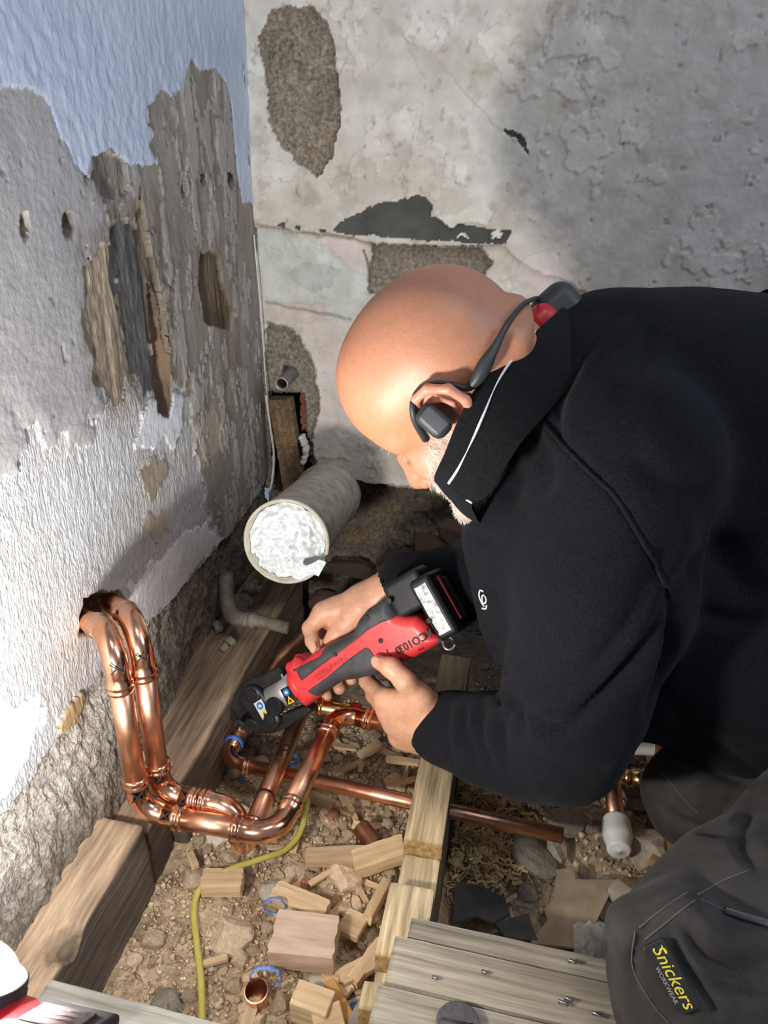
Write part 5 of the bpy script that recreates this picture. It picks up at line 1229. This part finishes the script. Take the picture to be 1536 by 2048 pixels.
brow_m = np.exp(-(((U_+.022)/.006)**2))*sstep(.058, .068, F_)*sstep(.012, .018, np.abs(L_))*sstep(.056, .048, np.abs(L_)); hairs('eyebrow', brow_m, 260, (.006, .013), .00022, mat('brow_hair', (.10, .08, .06), (.42, .38, .33), rough=.5, scale=100), hF*.5-hU*.4, 'bushy greying eyebrow')
lash = np.exp(-(((U_+.044)/.003)**2))*sstep(.06, .066, F_)*sstep(.018, .022, np.abs(L_))*sstep(.05, .046, np.abs(L_)); hairs('eyelashes', lash, 60, (.005, .008), .0002, mat('lash', (.03, .02, .02), rough=.5), hF*.8-hU*.5, 'dark eyelashes')

# ---- clothes
m_fleece = mat('black_fleece', (.0035, .004, .0065), (.0095, .010, .0138), rough=.95, scale=300, bump=.0016, bscale=420, sheen=.035, spec=.15)
m_fleece2 = mat('black_fleece_collar', (.006, .006, .007), (.012, .012, .013), rough=.95, scale=300, bump=.0012, bscale=400, sheen=.02, spec=.15)
def pix(v):
    w = v-CC; d = w@CF; return CX0+FPX*(w@CR)/d, CY0-FPX*(w@CU)/d
def crease(v, nrm, pts, wpx, depth, side=None):
    """groove (or ridge when depth<0) following a line on the room-facing side of the garment"""
    x, y = pix(v); front = sstep(.0, .25, np.einsum('ij,ij->i', nrm, (CC-v)/np.linalg.norm(CC-v, axis=1)[:, None])); d = np.full(len(v), 1e9); L = bez(np.array([(a, b, 0) for a, b in pts], float), 24)[:, :2]
    n = len(L)-1; tt = np.zeros(len(v))
    for i in range(n):
        a, b = L[i], L[i+1]; e = b-a; t = np.clip(((x-a[0])*e[0]+(y-a[1])*e[1])/(e@e+1e-9), 0, 1); dd = np.hypot(x-a[0]-e[0]*t, y-a[1]-e[1]*t); m = dd < d; d = np.where(m, dd, d); tt = np.where(m, (i+t)/n, tt)
    return v-nrm*(depth*np.exp(-(d/wpx)**2)*front*np.sin(np.pi*np.clip(tt*.94+.03, 0, 1))**.5)[:, None]
def jacket():
    lo = np.min([P(780, 560, .75), P(1800, 1600, .75), P(1800, 560, 1.25), P(780, 1600, 1.25), P(860, 1500, 1.05)], 0)-.06
    hi = np.max([P(780, 560, .75), P(1800, 1600, .75), P(1800, 560, 1.25), P(780, 1600, 1.25), P(1900, 1200, 1.1)], 0)+.06
    S = SDF(lo, hi, .0050)
    S.chain([P(1205, 765, .92), P(1320, 830, .95), P(1500, 930, .98), P(1720, 1000, 1.0)], [.105, .145, .195, .20], .06)
    S.chain([P(1140, 880, .90), P(1145, 1030, .91), P(1165, 1210, .95), P(1185, 1320, .97)], [.095, .118, .118, .10], .06)
    S.chain([P(1250, 1000, .95), P(1450, 1200, .99), P(1700, 1330, 1.02)], [.16, .18, .17], .06)
    S.chain([P(1340, 1280, .98), P(1490, 1380, .99), P(1720, 1480, 1.0)], [.060, .095, .13], .05)
    # left arm
    S.chain([P(1190, 800, .86), P(1250, 930, .80), P(1205, 1200, .80), P(1145, 1400, .84), P(1125, 1484, .87)], [.075, .092, .084, .072, .060], .035)
    S.chain([P(1125, 1484, .87), P(1050, 1492, .92), P(980, 1480, .975), P(905, 1460, 1.03), P(868, 1452, 1.055)], [.062, .058, .0535, .044, .039], .03)
    # right arm
    S.chain([P(1150, 850, 1.02), P(1080, 1050, 1.06), P(1000, 1150, 1.10), P(930, 1175, 1.115), TP(1075, 150, -.070)], [.09, .08, .068, .058, .045], .03)
    # hollow the cuffs
    S.cap(P(872, 1453, 1.05), P(840, 1446, 1.075), .034, .036, .004, 'sub'); S.cap(TP(1110, 135, -.072), TP(1020, 175, -.064), .031, .033, .006, 'sub')
    # opening for neck and chin
    S.chain([H(-.05, 0, -.06), P(1020, 765, .90)], [.066, .054], .01, 'sub'); S.ell(H(.05, 0, -.12), HR, (.075, .062, .070), .01, 'sub')
    return S
v, f = jacket().mesh(); v = smooth_mesh(v, f, 3, .5)
nr = vnormals(v, f); v = v + nr*(fbm3(v*9, 450, 2)*.005+fbm3(v*24, 455, 2)*.0022)[:, None]
CRE = [([(1010, 720), (1060, 800), (1100, 860), (1170, 930), (1235, 1000), (1300, 1110), (1345, 1200)], 9, .004), ([(1260, 610), (1180, 690), (1120, 780), (1108, 850), (1125, 890)], 14, .010), ([(1225, 640), (1150, 720), (1095, 800), (1090, 880)], 22, -.008),
       ([(1040, 850), (1075, 900), (1080, 960), (1050, 990)], 30, .012), ([(1000, 900), (1030, 950), (1020, 1010)], 20, .010), ([(1345, 1200), (1290, 1300), (1200, 1400), (1110, 1460), (1010, 1400)], 13, .014), ([(1340, 1100), (1260, 1230), (1170, 1340)], 24, .012), ([(1300, 1150), (1220, 1260), (1150, 1320)], 16, -.006),
       ([(1000, 1390), (1030, 1420), (1040, 1480)], 14, .012), ([(930, 1410), (925, 1460), (950, 1530)], 10, .007), ([(965, 1405), (955, 1470), (985, 1550)], 12, .009), ([(900, 1415), (890, 1470), (905, 1530)], 8, .005), ([(1040, 1400), (1000, 1450), (1010, 1540)], 12, .008), ([(950, 1085), (990, 1080)], 14, .008), ([(955, 1290), (1000, 1300)], 12, .008), ([(965, 1180), (1000, 1190)], 12, .006), ([(975, 1330), (1020, 1350)], 10, .008),
       ([(1350, 1200), (1420, 1130), (1500, 1090)], 30, .016), ([(1380, 1210), (1450, 1240), (1536, 1245)], 18, .008), ([(1345, 1190), (1345, 1300), (1300, 1430)], 12, .016), ([(1400, 1000), (1470, 1150), (1536, 1200)], 34, .010), ([(1300, 640), (1290, 720), (1240, 800)], 20, .007), ([(1320, 1380), (1400, 1470), (1536, 1560)], 14, .006), ([(1260, 900), (1330, 960), (1400, 960)], 30, .007)]
for pts, w_, dp in CRE: nr = vnormals(v, f); v = crease(v, nr, pts, w_, dp)
v = smooth_mesh(v, f, 1, .3)
jk = wpart('jacket', v, f, m_fleece, person, 'black fleece jacket'); jb = BVHTree.FromPolygons(v.tolist(), f.tolist())
def surf(bvh, px, py, lift=0.0):
    h = bvh.ray_cast(Vector(CC), Vector(unit(ray(px, py))))
    if h[0] is None: return None, None
    n = np.array(h[1]); n = n if n@(CC-np.array(h[0])) > 0 else -n; return np.array(h[0])+n*lift, n
def on_line(bvh, pts, n=30, lift=.0005):
    out = []
    for a, b in bez(np.array([(x, y, 0) for x, y in pts], float), n)[:, :2]:
        p, _ = surf(bvh, a, b, lift)
        if p is not None: out.append(p)
    return np.array(out)
# raglan seam stitching
L = on_line(jb, [(1085, 845), (1130, 895), (1185, 950), (1235, 1000), (1300, 1110), (1340, 1190)], 40, .0)
if len(L) > 3: v, f = sweep(L, .0028, 6); wpart('seam', v, f, m_fleece2, jk)
# collar: two lofted skins
up_l = [(1128, 612, .865), (1065, 668, .788), (1000, 725, .766), (950, 782, .755), (915, 845, .752), (888, 910, .758), (868, 957, .776), (885, 975, .815), (905, 990, .86), (925, 975, .91), (965, 900, .955), (1030, 780, .975), (1100, 660, .965), (1140, 612, .935)]
lo_l = [(1245, 670, .90), (1165, 745, .805), (1105, 815, .768), (1050, 876, .752), (1010, 934, .752), (976, 988, .762), (945, 1009, .778), (950, 1030, .815), (965, 1050, .87), (985, 1040, .93), (1030, 960, .985), (1090, 840, 1.01), (1170, 720, 1.0), (1225, 660, .96)]
U3 = bez([P(*q) for q in up_l+up_l[:1]], 112)[:-1]; L3 = bez([P(*q) for q in lo_l+lo_l[:1]], 112)[:-1]; m_ = min(len(U3), len(L3)); U3 = U3[:m_]; L3 = L3[:m_]
cen = (U3.mean(0)+L3.mean(0))/2; axc = unit(L3.mean(0)-U3.mean(0)); K = 14
def loft(off):
    rows = []
    for t in np.linspace(0, 1, K):
        p = U3*(1-t)+L3*t; rd = p-cen; rd = rd-np.outer(rd@axc, axc); rd = rd/np.linalg.norm(rd, axis=1)[:, None]; rows.append(p+rd*(off+.006*math.sin(t*math.pi)))
    return np.concatenate(rows)
vo, vi = loft(.0), loft(-.0045); v = np.concatenate([vo, vi]); f = []
nv = K*m_
for i in range(K-1):
    for j in range(m_):
        k = (j+1) % m_; f.append((i*m_+j, (i+1)*m_+j, (i+1)*m_+k, i*m_+k)); f.append((nv+i*m_+j, nv+i*m_+k, nv+(i+1)*m_+k, nv+(i+1)*m_+j))
for j in range(m_): k = (j+1) % m_; f.append((j, k, nv+k, nv+j))
col_ = wpart('collar', v, f, m_fleece2, jk, 'turned-up black fleece collar'); cb = BVHTree.FromPolygons(v.tolist(), f)
m_pipe = mat('white_piping', (.70, .70, .70), rough=.6)
L = on_line(cb, [(1078, 655), (1030, 712), (995, 765), (965, 835), (945, 880), (918, 935), (898, 966)], 44, .0012)
if len(L) > 3: v, f = sweep(L, [.0016*(.35+.65*abs(math.sin(i*.21))) for i in range(len(L))], 6); wpart('piping', v, f, m_pipe, col_, 'white piping')
L = np.array([P(868, 956, .779), P(900, 978, .777), P(944, 1006, .770)]); v, f = sweep(bez(L, 12), .0012, 6); wpart('zip_edge', v, f, m_pipe, col_, 'pale zip edge')
# chest emblem
def decal(bvh, strokes, r, m, parent, name, label, lift=.001):
    parts_ = []
    for s in strokes:
        L = on_line(bvh, s, 16, lift)
        if len(L) > 2: parts_.append(sweep(L, r, 6))
    if parts_: v, f = cat(parts_); return wpart(name, v, f, m, parent, label)
decal(jb, [[(968, 1182), (962, 1180), (960, 1190), (965, 1205), (970, 1212)], [(970, 1190), (966, 1192), (967, 1204), (972, 1206), (974, 1198), (970, 1190)], [(966, 1216), (973, 1217), (975, 1210)]], .0011, m_pipe, jk, 'chest_emblem', 'small white embroidered emblem')
# ---- trousers
m_trous = mat('charcoal_workwear', (.024, .0205, .0185), (.043, .037, .033), rough=.85, scale=40, bump=.0006, bscale=500, sheen=.05)
def trousers():
    pts = [P(1200, 2150, .62), P(1800, 1400, 1.1), P(1900, 2300, .75), P(1250, 1450, 1.05)]
    S = SDF(np.min(pts, 0)-.08, np.max(pts, 0)+.17, .0050)
    S.chain([P(1405, 1935, .735), P(1500, 1850, .76), P(1680, 1720, .82), P(1860, 1560, .90), P(1900, 1450, .96)], [.082, .090, .10, .12, .12], .03)
    S.chain([P(1405, 1950, .735), P(1480, 2040, .735), P(1800, 2240, .76)], [.080, .078, .068], .03)
    S.rbox(P(1345, 1960, .70), frame(P(1350, 2050, .70)-P(1300, 1880, .70), unit(-ray(1345, 1960))+0*CU), (.075, .045, .03), .022, .04)
    S.chain([P(1392, 1582, .985), P(1500, 1560, .99), P(1750, 1450, 1.02), P(1900, 1450, .96)], [.060, .075, .095, .12], .03)
    S.chain([P(1395, 1600, .985), P(1480, 1660, .985), P(1750, 1760, 1.0)], [.060, .058, .052], .03)
    return S
v, f = trousers().mesh(); v = smooth_mesh(v, f, 3, .5); nr = vnormals(v, f); v = v+nr*(fbm3(v*12, 480, 2)*.004+fbm3(v*30, 484, 2)*.002)[:, None]
for pts, w_, dp in [([(1400, 1745), (1460, 1800), (1536, 1835)], 10, .005), ([(1365, 1850), (1420, 1920), (1536, 1960)], 16, .012), ([(1390, 1830), (1460, 1890), (1536, 1900)], 14, -.007), ([(1300, 1840), (1265, 1930), (1290, 2040)], 9, .004), ([(1340, 1860), (1360, 1920), (1420, 2010), (1440, 2048)], 12, .008), ([(1240, 1840), (1330, 1800), (1380, 1770)], 8, .004), ([(1500, 1610), (1480, 1680), (1520, 1740)], 16, .012), ([(1315, 1560), (1370, 1610), (1420, 1640)], 9, .006), ([(1305, 1600), (1380, 1650), (1480, 1670)], 10, .008), ([(1440, 1640), (1470, 1590), (1500, 1560)], 7, .005), ([(1350, 1480), (1440, 1540), (1536, 1590)], 14, .008), ([(1430, 1960), (1480, 1990), (1536, 2000)], 16, .006)]:
    nr = vnormals(v, f); v = crease(v, nr, pts, w_, dp)
over = (v-a_board)@bn > 0; v[over, 2] = np.maximum(v[over, 2], .0245); v[:, 2] = np.maximum(v[:, 2], -.125)
tr = wpart('trousers', v, f, m_trous, person, 'charcoal work trousers with knee pockets'); tb = BVHTree.FromPolygons(v.tolist(), f.tolist())
m_st = mat('grey_stitch', (.10, .095, .09), rough=.8)
for pts in ([(1270, 1860), (1265, 1930), (1300, 2000), (1340, 2048)], [(1278, 1856), (1330, 1815), (1375, 1785)], [(1290, 1880), (1345, 1835), (1390, 1800)], [(1395, 1790), (1450, 1760), (1500, 1740)], [(1400, 1798), (1470, 1830), (1536, 1850)], [(1320, 1540), (1370, 1600), (1400, 1630)]):
    L = on_line(tb, pts, 26, .0004)
    if len(L) > 3: v, f = sweep(L, .0008, 5); wpart('stitching', v, f, m_st, tr)
# zip on the thigh pocket
L = on_line(tb, [(1452, 1822), (1490, 1834), (1540, 1848), (1580, 1860)], 30, .001)
zp = None
if len(L) > 3:
    v, f = sweep(L, .0036, 8, True, .4); zp = wpart('pocket_zip', v, f, m_tblk, tr, 'black zip')
    out = []
    for i in range(len(L)-1):
        for t in (0, .5):
            p = L[i]*(1-t)+L[i+1]*t; d = unit(L[i+1]-L[i]); n_ = unit(CC-p); s_ = np.cross(d, n_); q, g = box(.0012, .006, .0016, .0003); out.append((xf(q, np.stack([d, s_, n_], 1), p+n_*.0036), g))
    v, f = cat(out); wpart('zip_teeth', v, f, mat('zip_grey', (.05, .05, .055), rough=.35), zp)
# woven badge
bp, bn = surf(tb, 1342, 1951, .001)
if bp is not None:
    dv = unit(P(1372, 2000, .7)-P(1312, 1902, .7)); dv = unit(dv-bn*(dv@bn)); sv = np.cross(bn, dv); RB = np.stack([dv, sv, bn], 1)
    poly = [(-.029, -.0085), (-.027, -.0105), (.025, -.0105), (.029, -.006), (.029, .0085), (.027, .0105), (-.027, .0105), (-.029, .009)]
    v, f = prism(poly, -.001, .0032, .0008); bd_ = wpart('badge', xf(v, RB, bp), f, mat('badge_black', (.022, .022, .022), rough=.45), tr, 'rubber badge with yellow lettering', False)
    v, f = text_mesh('Snickers', .0155, .0003, .25); v[:, 1] += .0018; wpart('badge_lettering', xf(v, RB, bp+bn*.0034), f, mat('badge_yellow', (.78, .62, .06), rough=.45), bd_, 'Snickers in yellow', False)
    v, f = text_mesh('WORKWEAR', .0052, .0002); v[:, 1] -= .0068; v[:, 0] += .004; wpart('badge_small_lettering', xf(v, RB, bp+bn*.0034), f, mat('badge_grey', (.35, .35, .30), rough=.5), bd_, None, False)
    v, f = prism([(-.0245, .0055), (-.0185, .0055), (-.0185, .0065), (-.0255, .0065)], .0032, .0036); wpart('badge_swash', xf(v, RB, bp), f, MATS['badge_yellow'], bd_, None, False)
# ---- earphones and neck piece
m_soft = mat('soft_black', (.022, .024, .027), (.035, .037, .041), rough=.5, scale=40)
ep = thing('earphones', 'black open-ear earphones hooked over the ear with a wire behind the neck', 'earphones', P(868, 842, .75))
ears = surf(hb, 868, 842)[0]; de = float((ears-CC)@CF)
pc_ = P(868, 842, de-.014); dax = unit(P(888, 860, de)-P(848, 824, de)); Re = frame(dax, unit(CC-pc_))
S = SDF(pc_-.04, pc_+.04, .0013); S.rbox(pc_, Re, (.0185, .0125, .011), .0095); v, f = S.mesh(); wpart('earpiece', smooth_mesh(v, f, 2, .4), f, m_soft, ep)
S = SDF(pc_-.04, pc_+.04, .0011); S.rbox(pc_+Re[:, 2]*.0098, Re, (.0135, .0082, .0022), .0020); v, f = S.mesh(); wpart('touch_plate', smooth_mesh(v, f, 1, .4), f, mat('slate_plastic', (.07, .075, .08), (.09, .095, .10), rough=.45), ep)
hk = []
for x, y, l in ((850, 862, .012), (834, 832, .008), (826, 806, .006), (830, 784, .005), (846, 769, .005), (872, 762, .005), (900, 764, .005), (928, 772, .006)):
    p, n_ = surf(hb, x, y, l); hk.append(p if p is not None else P(x, y, de))
hk = [np.array(q) for q in hk]
for i in range(1, len(hk)-1): hk[i] = .25*hk[i-1]+.5*hk[i]+.25*hk[i+1]
v, f = sweep(bez(hk, 40), [.0048-.0022*min(1, i/14) for i in range(len(bez(hk, 40)))], 10); wpart('ear_hook', v, f, m_soft, ep)
wr_ = [hk[-2], hk[-1]]
for x, y, l in ((948, 752, .008), (965, 722, .008), (985, 690, .007), (1010, 655, .006), (1036, 622, .006), (1062, 600, .005)):
    p, n_ = surf(hb, x, y, l); wr_.append(p if p is not None else P(x, y, .82))
wp_ = bez(wr_+[P(1075, 600, .90), P(1060, 640, .98)], 48); v, f = sweep(wp_, [.0030+.0048*math.exp(-((i-13)/6)**2)-.0004*(i > 26) for i in range(len(wp_))], 10); wpart('neck_band', v, f, m_soft, ep)
npc = thing('neck_speaker', 'black and red rounded gadget clipped at the back of the collar', 'gadget', P(1105, 622, .88))
gR = frame(P(1150, 580, .88)-P(1060, 660, .88), unit(-ray(1100, 620))); gc = P(1108, 622, .885)
S = SDF(gc-.07, gc+.07, .0018); S.rbox(gc+gR[:, 0]*.004, gR, (.028, .025, .024), .019); S.v = np.maximum(S.v, 0+S.v); v, f = S.mesh(); v = smooth_mesh(v, f, 2)
loc = (v-gc)@gR; 
wpart('shell', v, f, m_soft, npc, 'black shell')
gc2 = P(1086, 652, .868); S = SDF(gc2-.07, gc2+.07, .0018); S.rbox(gc2, gR, (.020, .0235, .022), .016); v, f = S.mesh(); wpart('red_band', smooth_mesh(v, f, 2), f, m_red, npc, 'red lower half')
# ================================================================== WORK LAMP (lower left corner)
lc = P(-84, 1962, .505); ln = unit([-.02, .62, .79])
lu = unit(np.cross(ln, [0, 1, 0])); lv = np.cross(ln, lu)
lamp = thing('work_lamp', 'red and black cordless work lamp with a glowing white lens in the bottom left corner', 'work lamp', lc)
m_lens = emit('lamp_lens_glow', (1.0, .96, .90), 430.0)
RL = .0375
th = np.linspace(0, math.pi/2, 12); v, f = sweep([lc+ln*(.026*math.sin(t)) for t in th[:-1]]+[lc+ln*.026], [RL*math.cos(t) for t in th[:-1]]+[.0008], 40, True); wpart('lens', v, f, m_lens, lamp, 'glowing white lens')
m_rub = mat('black_rubber', (.012, .012, .013), (.03, .03, .032), rough=.55, scale=60)
m_lred = mat('lamp_red', (.50, .012, .02), (.62, .02, .03), rough=.32, scale=30)
v, f = sweep([lc-ln*.030, lc-ln*.028, lc+ln*.001, lc+ln*.002, lc+ln*.0025], [RL*1.05, RL*1.12, RL*1.16, RL*1.13, RL*1.03], 44, False); wpart('bezel', v, f, m_rub, lamp)
for k in range(14):
    t = 2*math.pi*k/14; q = lc+(lu*math.cos(t)+lv*math.sin(t))*RL*1.135
    v, f = sweep([q-ln*.027, q-ln*.004], .0016, 6); wpart('bezel_rib', v, f, m_rub, lamp)
bdir = unit(P(170, 2005, .49)-P(0, 1968, .505)); 
bR = frame(bdir, ln)
S = SDF(lc-.20, lc+.20, .0034)
S.cap(lc-ln*.040, lc-ln*.042+bdir*.045, .036, .032, .02); S.rbox(lc-ln*.038+bdir*.066, bR, (.040, .030, .026), .012, .02); S.cap(lc-ln*.036, lc-ln*.032, .034, .034, .01)
S.cap(lc-ln*.022+bdir*.055+bR[:, 1]*.05, lc-ln*.022+bdir*.055-bR[:, 1]*.05, .006, .006, .006, 'sub')
v, f = S.mesh(); v = smooth_mesh(v, f, 2); wpart('body', v, f, m_lred, lamp, 'red housing')
pk = lc-ln*.016+bdir*.078
v, f = box(.062, .048, .016, .004, 2); wpart('battery_clip', xf(v, bR, pk), f, m_rub, lamp)
v, f = box(.040, .026, .002, .0008, 1); wpart('rating_plate', xf(v, bR, pk+bR[:, 2]*.0085), f, mat('plate_grey', (.035, .02, .02), (.08, .04, .04), rough=.8, scale=40), lamp)
for k, (w_, off) in enumerate(((.030, .007), (.022, .0), (.026, -.006))):
    v, f = box(w_, .0012, .0006, 0); wpart('print_line', xf(v, bR, pk+bR[:, 2]*.0098+bR[:, 1]*off), f, mat('print_grey', (.22, .18, .18), rough=.8), lamp)
v, f = box(.036, .030, .014, .005, 2); wpart('button', xf(v, bR, pk+bdir*.045-ln*.012), f, m_lred, lamp); v, f = box(.020, .040, .02, .005, 2); wpart('end_cap', xf(v, bR, pk+bdir*.058-ln*.022), f, m_rub, lamp)
